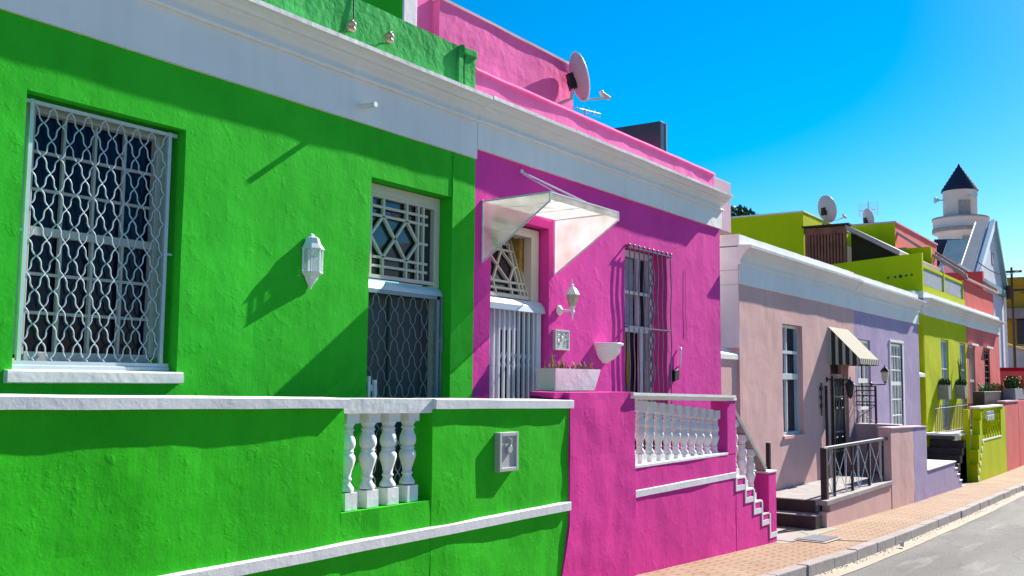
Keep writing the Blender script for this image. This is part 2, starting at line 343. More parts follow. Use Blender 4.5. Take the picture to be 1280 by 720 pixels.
def box(name, m, parent, x0, x1, y0, y1, z0, z1, bevel=.004, label=None):
    return MB().box(x0, x1, y0, y1, z0, z1).build(name, m, parent, bevel, label)

def wall(name, m, parent, x0, x1, z0, z1, yf, yb, holes=(), cell=.09, amp=.004, seed=0, tilt=0.0, label=None, zb=None):
    """plaster wall parallel to the street: gently uneven front, real openings with reveals"""
    def cuts(a, b, marks):
        c = sorted({a, b, *[q for q in marks if a < q < b]}); out = []
        for p, q in zip(c, c[1:]):
            n = max(1, int(round((q-p)/cell))); out += [p+(q-p)*i/n for i in range(n)]
        return out+[b]
    xs = cuts(x0, x1, [h for H in holes for h in H[:2]]); zs = cuts(z0, z1, [h for H in holes for h in H[2:]])
    nx, nz = len(xs), len(zs); vs = []
    for y, fr in ((yf, 1), (yb, 0)):
        for z in zs:
            for x in xs:
                d = 0
                if fr:
                    d = amp*(noise.noise(Vector((x*1.3+seed*5, z*1.3, seed)))*1.2+noise.noise(Vector((x*4.1, z*4.1+seed, 9)))*.55)
                vs.append((x, y+d, z+tilt*(x-x0)*(z-z0)/(z1-z0)))
    def solid(i, k):
        if i < 0 or k < 0 or i >= nx-1 or k >= nz-1: return False
        cx, cz = (xs[i]+xs[i+1])/2, (zs[k]+zs[k+1])/2
        return not any(h[0] < cx < h[1] and h[2] < cz < h[3] for h in holes)
    fs = []; sm = []; nb = nx*nz
    for k in range(nz-1):
        for i in range(nx-1):
            if not solid(i, k): continue
            a, b, c, d = k*nx+i, k*nx+i+1, (k+1)*nx+i+1, (k+1)*nx+i
            fs.append((a, b, c, d)); sm.append(1); fs.append((nb+d, nb+c, nb+b, nb+a)); sm.append(0)
            for (di, dk, p, q) in ((0, -1, a, b), (1, 0, b, c), (0, 1, c, d), (-1, 0, d, a)):
                if not solid(i+di, k+dk): fs.append((q, p, nb+p, nb+q)); sm.append(0)
    mb = MB(); mb.v = [Vector(v) for v in vs]; mb.f = fs
    o = mb.build(name, m, parent, 0, label, fix=False)
    import bmesh
    b = bmesh.new(); b.from_mesh(o.data); loose = [v for v in b.verts if not v.link_faces]; bmesh.ops.delete(b, geom=loose, context='VERTS')
    b.to_mesh(o.data); b.free()
    return o

def copy_obj(o, parent, loc):
    c = o.copy(); COL.objects.link(c); c.parent = parent; c.location = loc
    return c
def copy_thing(o, loc, label):
    r = o.copy(); COL.objects.link(r); r.location = loc; r['label'] = label
    for ch in list(o.children):
        c = ch.copy(); COL.objects.link(c); c.parent = r
        for g in list(ch.children):
            d = g.copy(); COL.objects.link(d); d.parent = c
    return r

def leaves(mb, c, n, spread, lo, hi, w=.012, lean=.6, seed=0):
    """strap leaves growing out of a pot"""
    rnd = random.Random(seed)
    for i in range(n):
        b = Vector(c)+Vector((rnd.uniform(-spread[0], spread[0]), rnd.uniform(-spread[1], spread[1]), 0))
        h = rnd.uniform(lo, hi); a = rnd.uniform(0, 6.28); d = Vector((math.cos(a), math.sin(a), 0)); e = Vector((-d.y, d.x, 0))*w/2; ln = rnd.uniform(.1, lean)*h
        p = [b, b+d*ln*.25+Vector((0, 0, h*.55)), b+d*ln*.8+Vector((0, 0, h*.95)), b+d*ln*1.25+Vector((0, 0, h*rnd.uniform(.8, 1)))]
        mb.add([p[0]-e, p[0]+e, p[1]+e, p[1]-e, p[2]+e*.6, p[2]-e*.6, p[3]], [(0, 1, 2, 3), (3, 2, 4, 5), (5, 4, 6)])
    return mb
def clump(mb, c, r, n, size, seed=0):
    """many small leaf faces through an ellipsoid volume"""
    rnd = random.Random(seed)
    for i in range(n):
        while True:
            v = Vector((rnd.uniform(-1, 1), rnd.uniform(-1, 1), rnd.uniform(-1, 1)))
            if v.length < 1 and v.length > .25: break
        p = Vector(c)+Vector((v.x*r[0], v.y*r[1], v.z*r[2])); q = Vector((rnd.gauss(0, 1), rnd.gauss(0, 1), rnd.gauss(0, 1))).normalized(); t = q.orthogonal().normalized(); u = q.cross(t); s = size*rnd.uniform(.6, 1.4)
        mb.add([p-t*s, p+u*s*.45, p+t*s, p-u*s*.45], [(0, 1, 2, 3)])
    return mb

# ---------------------------------------------------------------- ground
GT = [(-30, -.3), (0, -1.46), (8.67, -1.84), (12.42, -2.01), (14.5, -2.08), (19.8, -2.225), (24.7, -2.32), (26.5, -2.37), (31, -2.43), (45, -2.55), (90, -2.6), (1500, -2.6)]
def zg(x):
    for (a, za), (b, zb) in zip(GT, GT[1:]):
        if x <= b: return za+(zb-za)*(x-a)/(b-a)
    return GT[-1][1]
def sheet(name, m, x0, x1, y0, y1, off, step=1.0, kind='structure', thick=0, fn=None):
    n = max(1, int((x1-x0)/step)); mb = MB(); vs = []
    for i in range(n+1):
        x = x0+(x1-x0)*i/n
        a = fn(x) if fn else 0
        vs += [(x, y0+a, zg(x)+off), (x, y1, zg(x)+off)]
    mb.add(vs, [(2*i, 2*i+2, 2*i+3, 2*i+1) for i in range(n)])
    if thick:
        k = len(vs); mb.v += [v-Vector((0, 0, thick)) for v in mb.v[:k]]
        mb.f += [(k+2*i, k+2*i+1, k+2*i+3, k+2*i+2) for i in range(n)]
        mb.f += [(2*i, k+2*i, k+2*i+2, 2*i+2) for i in range(n)]+[(2*i+1, 2*i+3, k+2*i+3, k+2*i+1) for i in range(n)]
    return tag(mb.build(name, m), kind=kind)
# land far away, falling with the street
g = MB(); xs = [-400, -30, 0, 15, 30, 45, 90, 300, 1500]
vs = []
for x in xs: vs += [(x, -1200, zg(x)-.30), (x, 1200, zg(x)-.30)]
g.add(vs, [(2*i, 2*i+2, 2*i+3, 2*i+1) for i in range(len(xs)-1)]); tag(g.build('ground', 'concrete'), kind='structure')
sheet('road', 'asphalt', -30, 120, -4.2, 3.25, -.125, 1)
sheet('gutter', 'gutter', -30, 120, 3.235, 3.46, -.118, .4, fn=lambda x: .02*noise.noise(Vector((x*.9, 0, 0))))
sheet('pavement', 'brick', -30, 70, 3.57, 4.9, 0, 1, thick=.2)
sheet('far_pavement', 'concrete', -30, 120, -6.5, -4.2, 0, 1, thick=.25)
sheet('concrete_apron', 'concrete', 12.30, 14.6, 4.30, 5.75, .005, .5)
k = MB(); x = -6.0
rk = random.Random(3)
while x < 60:
    L_ = .92; a, b = x+.005, x+L_-.005; z0, z1 = zg(a), zg(b); j = rk.uniform(-.006, .006); jy = rk.uniform(-.008, .008)
    k.add([(a, 3.45+jy, z0-.3), (b, 3.45+jy, z1-.3), (b, 3.59, z1-.3), (a, 3.59, z0-.3), (a, 3.458+jy, z0+.006+j), (b, 3.458+jy, z1+.006+j), (b, 3.59, z1+.006+j), (a, 3.59, z0+.006+j)],
          [(0,3,2,1),(4,5,6,7),(0,1,5,4),(1,2,6,5),(2,3,7,6),(3,0,4,7)]); x += L_
tag(k.build('kerb', 'kerb', bevel=.012), kind='structure')

# ---------------------------------------------------------------- shared building pieces
FY = 5.5      # line of the house fronts
PY = 4.46     # line of the low street walls
def cornice(parent, x0, x1, zf, zl, fm='white', cm='white', p=.205, seed=1, zt=None, lip='white'):
    fr = MB().sweepx([(FY-.028, zf), (FY-.028, zl-.2), (FY+.1, zl-.2), (FY+.1, zf)], x0, x1, .3, .003, seed)
    fr.build('frieze', fm, parent)
    k = p/.19; b = zl-.235
    pr = [(FY, b), (FY-.05*k, b), (FY-.058*k, b+.018), (FY-.05*k, b+.034), (FY-.03*k, b+.04), (FY-.034*k, b+.06), (FY-.055*k, b+.095), (FY-.09*k, b+.122),
          (FY-.095*k, b+.138), (FY-.12*k, b+.145), (FY-.135*k, b+.172), (FY-.165*k, b+.19), (FY-.19*k, b+.196), (FY-.192*k, b+.228), (FY-.17*k, b+.238), (FY+.02, b+.24)]
    MB().sweepx(pr, x0, x1, .22, .004, seed+3).build('cornice', cm, parent)

BAL = [(.0, .0), (.047, .0), (.047, .02), (.030, .055), (.026, .075), (.034, .082), (.034, .095), (.027, .105), (.033, .15), (.046, .205), (.0515, .235), (.050, .262), (.040, .285), (.036, .292), (.042, .298), (.042, .306), (.036, .312),
       (.047, .335), (.051, .362), (.048, .395), (.038, .430), (.033, .455), (.041, .462), (.041, .472), (.033, .48), (.040, .505), (.047, .52)]
def baluster(h, base=.12, top=.07, r=1.0):
    mb = MB(); s = (h-base-top)/.52
    mb.box(-.055*r, .055*r, -.055*r, .055*r, 0, base*.92)
    mb.lathe([(a*r*1.16, base+b*s) for a, b in BAL if b >= 0][1:], (0, 0, 0), 20)
    mb.box(-.056*r, .056*r, -.056*r, .056*r, h-top, h)
    return mb
def trellis(mb, x0, x1, z0, z1, y, s, per, r=.0055, amp=.155):
    """ornamental security mesh of crossing wavy rods"""
    n = int(round((x1-x0)/s)); s = (x1-x0)/n; rows = int(math.ceil((z1-z0)/(per/2)))
    for i in range(n+1):
        for sg in (1, -1):
            if (i == 0 and sg < 0) or (i == n and sg > 0): continue
            xa = x0+i*s; pts = []
            for q in range(rows):
                for u8 in range(8):
                    u = u8/8; z = z1-(q+u)*per/2
                    if z < z0: break
                    v = u if q % 2 == 0 else 1-u
                    pts.append((xa+sg*s/2*(v+amp*math.sin(2*math.pi*v)), y+sg*r*.7, z))
            pts.append((pts[-1][0], y, z0)); mb.tube(pts, r, 5)
def fan_pattern(mb, cx, half, z0, z1, y, t=.022, d=.03):
    """geometric transom bars, symmetric about cx; half = half width of the glazed part"""
    def v(x): mb.box(x-t/2, x+t/2, y, y+d, z0, z1)
    def h(z, a=cx-half, b=cx+half): mb.box(a, b, y+.003, y+d-.003, z-t/2, z+t/2)
    H = z1-z0; a = half*.345; b = half*.70; c = half*.86
    for s in (-1, 1):
        v(cx+s*b); v(cx+s*c)
        mb.box(cx+s*a-t/2, cx+s*a+t/2, y, y+d, z1-H*.23, z1); mb.box(cx+s*a-t/2, cx+s*a+t/2, y, y+d, z0, z0+H*.23)
    za, zb, zc, zd = z1-H*.115, z1-H*.23, z0+H*.23, z0+H*.115
    for z in (za, zb, zc, zd): h(z)
    for s in (-1, 1):
        h((z0+z1)/2+.0, *sorted((cx+s*b, cx+s*half)))
        mb.bar((cx+s*a, y+d/2, zb), (cx-s*a, y+d/2, zc), t, d*.8)
        mb.bar((cx+s*a, y+d/2, zb), (cx+s*b, y+d/2, (z0+z1)/2), t, d*.8)
        mb.bar((cx+s*b, y+d/2, (z0+z1)/2), (cx+s*a, y+d/2, zc), t, d*.8)

# ================================================================ GREEN HOUSE
gh = thing('green_house', 'bright green plastered house with white cornice and trellis-barred window at left', 'house', (0, FY, -1.4))
wall('wall', 'green', gh, -3, 7.345, -1.4, 2.62, FY, FY+.34, [(3.01, 4.11, .03, 1.648), (5.925, 7.01, -1.0, 1.65)], amp=.006, seed=1)
# small raised pads of render left of the door corner and at the corner itself
cornice(gh, -3, 7.335, 2.068, 2.645, seed=2)
wall('roof_parapet', 'green_old', gh, -3, 7.25, 2.62, 3.088, FY, FY+.2, amp=.012, seed=4, cell=.06)
r_ = MB(); 
for i, (a, b, z0, z1, p) in enumerate([(7.04, 7.10, 2.64, 3.09, .03), (7.14, 7.30, 2.64, 3.06, .022), (7.10, 7.30, 3.02, 3.09, .045)]):
    r_.prism([(a, z0), (b+.01, z0), (b, (z0+z1)/2), (b+.015, z1), (a+.01, z1-.01), (a-.012, (z0+z1)/2+.05)], FY-p, FY+.1)
r_.build('render_patch', 'green_old', gh, .008)
MB().box(-3, 7.33, FY+.2, 11.5, 2.50, 2.60).build('roof', 'grey', gh)  # unseen slab, put in to keep light from leaking into the house
rb = MB().box(7.50, 7.54, 6.62, 9.0, 2.6, 5.2).build('stair_tower_wall', 'green', gh)
MB().box(7.541, 7.76, 6.6, 7.4, 2.6, 5.2).build('chimney', 'whiterough', gh, .01)
MB().tube([(7.005, FY-.006, 1.655), (7.0, FY-.006, 1.86), (7.008, FY-.006, 2.07)], .007, 5).build('conduit', 'green', gh)
tag(MB().tube([(5.66, FY-.012, 3.09), (5.655, FY-.014, 2.96), (5.665, FY-.014, 2.88), (5.64, FY-.014, 2.82), (5.58, FY-.012, 2.77), (5.53, FY-.012, 2.70)], .006, 5).build('loose_cable', 'cable'), 'loose thin cable running down the green roof parapet', 'cable')
# pipe stub through the frieze
MB().tube([(5.745, FY, 2.19), (5.745, FY-.20, 2.185)], .022, 10).build('drain_spout', 'white', gh)
# window
wn = MB()
for a in ((3.02, 3.15, 5.64, 5.72, .12, 1.64), (3.99, 4.10, 5.64, 5.72, .12, 1.64), (3.15, 3.99, 5.64, 5.72, 1.57, 1.64), (3.15, 3.99, 5.64, 5.72, .06, .14)): wn.box(*a)
win = wn.build('window', 'sash', gh, .004)
sa = MB()
sa.box(3.15, 3.99, 5.655, 5.70, .835, .885)
for i in range(1, 4): x = 3.15+.84*i/4; sa.box(x-.009, x+.009, 5.66, 5.69, .14, .835); sa.box(x-.009, x+.009, 5.675, 5.70, .885, 1.57)
for i in range(1, 3):
    z = .14+.695*i/3; sa.box(3.15, 3.99, 5.663, 5.687, z-.009, z+.009); z = .885+.685*i/3; sa.box(3.15, 3.99, 5.678, 5.697, z-.009, z+.009)
sa.build('sash_bars', 'sash', win)
box('glass', 'glass', win, 3.12, 4.02, 5.70, 5.71, .1, 1.6, 0)
gr = MB(); gy = 5.585
for a in ((3.075, 3.10, .07, 1.625), (4.03, 4.055, .07, 1.625)): gr.box(a[0], a[1], gy-.012, gy+.012, a[2], a[3])
gr.box(3.03, 4.10, gy-.010, gy+.014, 1.60, 1.622); gr.box(3.03, 4.10, gy-.014, gy+.014, .062, .085)
gr.box(3.02, 3.075, gy-.006, gy+.006, .835, .852); gr.box(4.055, 4.10, gy-.006, gy+.006, .80, .815)
trellis(gr, 3.11, 4.022, .085, 1.60, gy, .114, .2, .0047)
gr.build('security_grille', 'iron', win)
MB().box(3.03, 4.10, 5.56, 5.655, .031, .062).build('bottom_rail', 'iron', win, .006)
sl_ = MB().sweepx([(FY-.045, -.045), (FY-.045, .027), (FY+.13, .040), (FY+.13, -.045)], 2.965, 4.135, .15, .003, 6)
sl_.build('window_sill', 'white', gh, .006)
# door
dr = MB()
for a in ((5.93, 6.02, 5.64, 5.72, -1.0, 1.645), (6.93, 7.005, 5.64, 5.72, -1.0, 1.645), (6.02, 6.93, 5.64, 5.72, 1.56, 1.645)): dr.box(*a)
door = dr.build('door_frame', 'cream', gh, .005)
tb = MB(); tb.box(6.02, 6.93, 5.645, 5.69, 1.535, 1.559); tb.box(6.02, 6.93, 5.645, 5.69, .845, .875); fan_pattern(tb, 6.41, .44, .875, 1.535, 5.65)
tb.build('transom_bars', 'cream', door)
box('transom_glass', 'skyglass', door, 6.0, 6.94, 5.692, 5.70, .84, 1.57, 0)
MB().prism([(5.585, .745), (5.66, .745), (5.66, .82), (5.63, .82), (5.60, .785)], 5.935, 7.0, 'X').build('transom_rail', 'iron', door, .003)
lf = MB(); lf.box(6.02, 6.93, 5.70, 5.74, -1.0, .78); lf.build('door_leaf', 'darkdoor', door)
lf = MB(); lf.box(6.38, 6.79, 5.68, 5.72, -.98, .72)
lf.build('open_leaf', 'greydoor', door, .01)
MB().box(6.80, 6.92, 5.69, 5.72, -1, .74).build('side_panel', 'greydoor', door)
gt = MB(); gy = 5.60
for a in ((5.935, 5.965), (6.915, 6.95)): gt.box(a[0], a[1], gy-.015, gy+.015, -1, .742)
gt.box(5.935, 6.95, gy-.015, gy+.015, .712, .744); gt.box(6.975, 7.0, gy-.012, gy+.012, -1, .744)
trellis(gt, 5.966, 6.914, -1.0, .712, gy, .158, .25, .0038)
gt.box(6.945, 6.985, gy-.02, gy+.01, .33, .36); gt.box(6.96, 6.985, gy-.03, gy, .25, .40)
gt.build('security_gate', 'gateiron', door)
lk = MB().box(6.0, 6.08, 5.56, 5.585, -.10, -.05).box(6.07, 6.10, 5.545, 5.575, -.16, -.01).box(6.0, 6.03, 5.55, 5.585, -.22, .02)
lk.build('lock', 'ironpale', door, .004)

# lamp on the green wall
def wall_lantern(name, label, cx, zc):
    t = thing(name, label, 'wall lamp', (cx, FY, zc))
    y = FY; h = math.pi/6
    A = lambda r, z, n=6: [(cx+.88*r*math.cos(math.pi+math.pi*k/4)*1.0, y-.012-r*abs(math.sin(math.pi*k/4)), z) for k in range(5)]
    def loft(rings):
        mb = MB(); R = []
        for r, z in rings: R.append(A(r, z))
        for i in range(len(R)-1):
            vs = R[i]+R[i+1]; mb.add(vs, [(k_, k_+1, 6+k_-0, 5+k_) for k_ in range(4)]+[(4, 0, 5, 9)])
        mb.add(R[0], [(0, 1, 2, 3, 4)]); mb.add(R[-1], [(4, 3, 2, 1, 0)]); return mb
    loft([(.108, zc+.085), (.106, zc+.092), (.078, zc+.13), (.060, zc+.175), (.030, zc+.190), (.018, zc+.205), (.004, zc+.212)]).build('cap', 'whitepaint', t)
    loft([(.010, zc-.212), (.014, zc-.20), (.022, zc-.19), (.055, zc-.145), (.068, zc-.12), (.10, zc-.095), (.102, zc-.085)]).build('bowl', 'whitepaint', t)
    fr = MB()
    for k_ in range(5):
        p = A(.092, 0)[k_]; fr.bar((p[0], p[1], zc-.085), (p[0], p[1], zc+.085), .010, .010)
    fr.build('frame', 'whitepaint', t)
    loft([(.088, zc-.085), (.088, zc+.085)]).build('pane', 'clearpane', t)
    MB().tube([(cx, y-.05, zc-.08), (cx, y-.05, zc-.02)], .016, 8).lathe([(.012, zc-.02), (.026, zc+.01), (.022, zc+.03), (.003, zc+.045)], (cx, y-.05, 0), 10).build('bulb', 'ceramic', t)
    MB().box(cx-.03, cx+.03, y-.014, y, zc-.12, zc+.12).build('back_plate', 'whitepaint', t)
    return t
wall_lantern('wall_lantern', 'white half-lantern with clear panes on the green wall beside the barred window', 5.265, .883)
# old insulators on the green roof parapet
ins = None
for i, (x, z) in enumerate(((5.58, 2.80), (6.03, 2.84))):
    lab = ['glazed brown insulator on the green roof parapet, the one nearer the window', 'glazed brown insulator on the green roof parapet, the one nearer the pink house'][i]
    if i == 0:
        ins = thing('insulator', lab, 'insulator', (x, FY, z), 'insulators on the green parapet')
        MB().tube([(x-.05, FY, z-.05), (x-.045, FY-.05, z-.06), (x, FY-.07, z-.05), (x, FY-.07, z+.05)], .009, 6).build('hook', 'green_old', ins)
        MB().lathe([(.01, -.045), (.032, -.04), (.04, -.02), (.028, -.008), (.030, .0), (.042, .01), (.038, .028), (.02, .042), (.018, .05)], (x, FY-.07, z), 14).build('cup', 'insul', ins)
    else: copy_thing(ins, (x, FY, z), lab)

# ---- green street wall
gw = thing('garden_wall', 'long low green street wall with rough white coping and four white balusters', 'boundary wall', (2, PY, -1.6))
T = -.0155; X0 = -3
wall('wall', 'green_low', gw, -3, 4.60, -1.75, -.150, PY, PY+.17, amp=.009, seed=11, tilt=0)
wall('wall', 'green_low', gw, 4.60, 5.49, -1.95, -.845, PY, PY+.17, amp=.008, seed=12)
wall('wall', 'green_low', gw, 5.49, 7.345, -1.95, -.215, PY, PY+.17, amp=.010, seed=13)
def capz(x): return -.091-.0155*(x-2.4)
c_ = MB().sweepx([(PY-.052, capz(-3)-.064), (PY-.056, capz(-3)-.006), (PY-.04, capz(-3)), (PY+.19, capz(-3)+.004), (PY+.19, capz(-3)-.064)], -3, 4.60, .12, .0035, 3, T)
c_.sweepx([(PY-.035, capz(5.49)-.070), (PY-.038, capz(5.49)-.006), (PY-.02, capz(5.49)), (PY+.19, capz(5.49)+.004), (PY+.19, capz(5.49)-.070)], 5.49, 7.375, .12, .003, 5, T)
c_.build('coping', 'whiterough', gw)
MB().sweepx([(PY+.005, capz(4.6)-.098), (PY-.004, capz(4.6)-.002), (PY+.19, capz(4.6)), (PY+.17, capz(4.6)-.098)], 4.60, 5.50, .1, .002, 6, T).build('handrail', 'white', gw)
MB().sweepx([(PY+.005, -1.105), (PY-.030, -1.100), (PY-.032, -1.036), (PY+.005, -1.026)], -3, 7.345, .12, .003, 9).build('string_band', 'whiterough', gw)
bz = -.842; b0 = None
for i, x in enumerate((4.72, 4.922, 5.124, 5.326)):
    h = (capz(x)-.098)-bz+.004
    if i == 0: b0 = baluster(h).build('baluster', 'white', gw, 0, fix=True); b0.location = Vector((x, PY+.085, bz))
    else: copy_obj(b0, gw, Vector((x, PY+.085, bz)))
MB().box(-3, 7.34, PY+.17, FY, -1.25, -1.02).build('terrace_floor', 'slabstone', gw)
MB().box(7.31, 7.345, PY+.2, FY, -1.02, -.40).build('divider', 'green_low', gw)
# meter box
mt = thing('meter_box', 'small grey wall box with a hinged key cover on the green street wall', 'meter box', (6.38, PY, -.56))
mb = MB(); x0, x1, z0, z1 = 6.252, 6.508, -.705, -.405; y = PY-.05
for a in ((x0, x0+.03, z0, z1), (x1-.03, x1, z0, z1), (x0+.03, x1-.03, z0, z0+.03), (x0+.03, x1-.03, z1-.03, z1)): mb.box(a[0], a[1], y, PY+.01, a[2], a[3])
mb.build('frame', 'plastic', mt, .004)
box('lid', 'plastic', mt, x0+.03, x1-.03, y+.015, PY+.01, z0+.03, z1-.03, .002)
MB().lathe([(.012, 0), (.036, .004), (.036, .016), (.028, .022)], (6.385, y+.015, -.535), 18, axis=(0, -1, 0)).tube([(6.385, y-.004, -.50), (6.385, y-.006, -.455)], .014, 6).build('key_cover', 'plastic', mt)

# ================================================================ PINK HOUSE
ph = thing('pink_house', 'hot pink plastered house with white cornice and sheltered doorway', 'house', (10, FY, -1.8))
wall('wall', 'magenta_soft', ph, 7.345, 13.19, -1.9, 2.62, FY+.005, FY+.34, [(7.62, 8.66, -1.05, 1.58), (10.33, 11.45, -1.0, 1.62)], amp=.005, seed=21)
cornice(ph, 7.345, 13.20, 2.168, 2.655, seed=8)
wall('roof_parapet', 'pinkroof', ph, 7.30, 13.02, 2.62, 2.935, FY+.01, FY+.22, amp=.010, seed=24, cell=.06)
MB().sweepx([(FY-.02, 2.925), (FY+.0, 2.955), (FY+.24, 2.96), (FY+.24, 2.92)], 7.33, 13.02, .09, .006, 31).build('parapet_edge', 'pinkroof', ph)
box('end_pier', 'palecap', ph, 13.02, 13.86, FY+.10, FY+.34, 2.20, 2.96, .01)
MB().box(7.35, 13.18, FY+.22, 11.5, 2.50, 2.60).build('roof', 'grey', ph)  # unseen flat slab, closes the house top against leaking light
MB().box(13.16, 13.2, FY+.34, 11.5, -1.9, 2.9).build('side_wall', 'white', ph)  # unseen face, coloured white for the light it bounces on the end pilaster
wall('upper_wall', 'pinkroof', ph, 8.135, 10.945, 2.6, 4.125, 6.6, 9.0, amp=.012, seed=25, cell=.09)
wall('upper_wall', 'pinkroof', ph, 7.77, 8.134, 2.6, 4.4, 6.70, 9.0, amp=.006, seed=26)
MB().sweepx([(6.57, 4.12), (6.57, 4.15), (9.0, 4.15), (9.0, 4.12)], 8.12, 10.96, .2, .004, 12).build('wall_coping', 'palecap', ph)
box('chimney', 'tile', ph, 13.20, 13.36, 6.43, 8.2, 2.6, 3.885, .004)
MB().box(13.362, 13.40, 6.42, 8.2, 2.6, 3.89).build('chimney_edge', 'grey', ph)
# door
dr = MB()
for a in ((7.61, 7.66, -1.05, 1.56), (8.50, 8.64, -1.05, 1.56), (7.66, 8.50, 1.47, 1.56)): dr.box(a[0], a[1], 5.62, 5.72, a[2], a[3])
door = dr.build('door_frame', 'cream', ph, .006)
tb = MB(); fan_pattern(tb, 8.07, .42, 0, .66, -.015); tb.box(7.63, 8.51, -.015, .02, -.02, .02); tb.box(7.63, 8.51, -.015, .02, .64, .68)
tb.box(7.63, 7.66, -.015, .02, 0, .66); tb.box(8.48, 8.51, -.015, .02, 0, .66)
R = Matrix.Rotation(math.radians(-17), 4, 'X')
tb.v = [R @ v+Vector((0, 5.66, .84)) for v in tb.v]
fl = tb.build('fanlight', 'cream', door)
gg = MB().box(7.64, 8.50, .022, .03, 0, .66); gg.v = [R @ v+Vector((0, 5.66, .84)) for v in gg.v]; gg.build('pane', 'skyglass', fl)
MB().box(7.65, 8.52, 5.90, 5.93, -1, 1.5).build('dark_hall', 'soffit', door)  # dark sheet in place of an unlit hall behind the door
MB().box(8.44, 8.5, 5.73, 5.92, .85, 1.47).build('fanlight_reveal', 'straw', door)
MB().prism([(5.545, .685), (5.66, .685), (5.66, .82), (5.60, .80), (5.56, .75)], 7.60, 8.665, 'X').build('gate_head', 'iron', door, .004)
lv = MB(); lv.box(7.66, 8.02, 5.70, 5.74, -1.05, .70); lv.build('door_leaf', 'ironpale', door, .004)
MB().box(8.33, 8.50, 5.72, 5.75, -1.05, .7).build('side_leaf', 'greydoor', door)
gt = MB(); gy = 5.60
xs = [7.635+.087*i for i in range(11)]
for x in xs: gt.box(x-.011, x+.011, gy-.012, gy+.012, -1.02, .69)
gt.box(8.55, 8.63, gy-.02, gy+.03, -1.05, .69)
for z in (.20, -.42, -.9):
    for a, b in zip(xs, xs[1:]):
        gt.bar((a, gy+.018, z-.07), (b, gy+.018, z+.07), .012, .004); gt.bar((a, gy+.026, z+.07), (b, gy+.026, z-.07), .012, .004)
gt.build('folding_gate', 'ironpale', door)
MB().box(7.98, 8.34, 5.695, 5.73, .50, .70).build('transom_board', 'ironpale', door)
# window with wavy bars
wn = MB()
for a in ((10.335, 10.40, -1, 1.61), (11.37, 11.445, -1, 1.61), (10.40, 11.37, 1.53, 1.61), (10.40, 11.37, .60, .68)): wn.box(a[0], a[1], 5.69, 5.77, a[2], a[3])
win = wn.build('window', 'ironpale', ph, .004)
MB().box(10.40, 11.37, 5.70, 5.74, 1.07, 1.11).box(11.05, 11.09, 5.70, 5.74, .68, 1.53).box(11.10, 11.17, 5.695, 5.74, -1, .6).build('sash_bars', 'ironpale', win, .003)
box('glass', 'glass', win, 10.34, 11.44, 5.772, 5.78, -1, 1.6, 0)
cu = MB(); xs = [10.42+.012*i for i in range(52)]; vs = []
for x in xs: vs += [(x, 5.758+.008*math.sin(x*85), .69), (x, 5.758+.008*math.sin(x*85), 1.52)]
cu.add(vs, [(2*i, 2*i+2, 2*i+3, 2*i+1) for i in range(len(xs)-1)], True); cu.build('curtain', 'curtain', win)
gb = MB(); yb = FY-.05
for i, x in enumerate([10.34+.125*j for j in range(10)]):
    pts = []
    for q in range(60):
        z = 1.60-(2.55)*q/59
        wv = .012*math.sin(z*9+i*.4) if i not in (5,) else .03*math.sin(z*16)
        pts.append((x+wv, yb, z))
    gb.tube(pts, .008, 6)
    gb.lathe([(.001, .03), (.014, .02), (.017, .008), (.012, -.008), (.004, -.012)], (x, yb, 1.60), 8)
q5 = [(10.92+.045*math.sin(q*.62), yb+.01, 1.5-2.4*q/79) for q in range(80)]; gb.tube(q5, .009, 6)
q6 = [(10.92-.045*math.sin(q*.62), yb+.01, 1.5-2.4*q/79) for q in range(80)]; gb.tube(q6, .009, 6)
for z in (1.585, .635): gb.box(10.30, 11.50, yb-.006, yb+.006, z-.008, z+.008); 
for x in (10.31, 11.49):
    for z in (1.585, .635): gb.box(x-.01, x+.01, yb, FY+.02, z-.01, z+.01)
gb.build('window_bars', 'greyiron', win)

# awning over the pink door
aw = thing('door_awning', 'clear plastic door canopy with triangular side panels over the pink house door', 'awning', (8.1, FY, 1.69))
def sheet_quad(a, b, c, d, t=.006):
    a, b, c, d = map(Vector, (a, b, c, d)); n = (b-a).cross(d-a).normalized()*t
    vs = [a, b, c, d, a+n, b+n, c+n, d+n]; return vs, [(0,3,2,1),(4,5,6,7),(0,1,5,4),(1,2,6,5),(2,3,7,6),(3,0,4,7)]
ya = FY-.76; mb = MB(); mb.add(*sheet_quad((7.47, FY, 1.69), (8.77, FY, 1.69), (8.74, ya, 1.70), (7.47, ya, 1.70)))
mb.add(*sheet_quad((7.47, ya, 1.70), (8.74, ya, 1.70), (8.74, ya-.004, 1.63), (7.47, ya-.004, 1.63), .004)); mb.build('roof_sheet', 'poly', aw)
for x in (7.47, 8.755):
    p = MB(); vs = [(x, FY, 1.685), (x, ya, 1.695), (x, ya, 1.63), (x, FY, 1.105)]; p.add(vs+[(a+.006, b, c) for a, b, c in vs], [(0,1,2,3),(7,6,5,4),(0,4,5,1),(1,5,6,2),(2,6,7,3),(3,7,4,0)])
    p.build('side_panel', 'polyside', aw)
fr = MB()
for x in (7.47, 8.757):
    fr.bar((x, FY, 1.685), (x, ya, 1.70), .014, .014); fr.bar((x, FY, 1.10), (x, ya, 1.62), .012, .012); fr.bar((x, FY-.005, 1.10), (x, FY-.005, 1.70), .02, .012); fr.bar((x, ya, 1.62), (x, ya, 1.70), .012, .012)
fr.bar((7.47, ya, 1.70), (8.757, ya, 1.70), .012, .012)
for x in (7.9, 8.33): fr.bar((x, FY, 1.705), (x, ya+.05, 1.71), .01, .012)
fr.build('frame', 'ironpale', aw)
rd = MB()
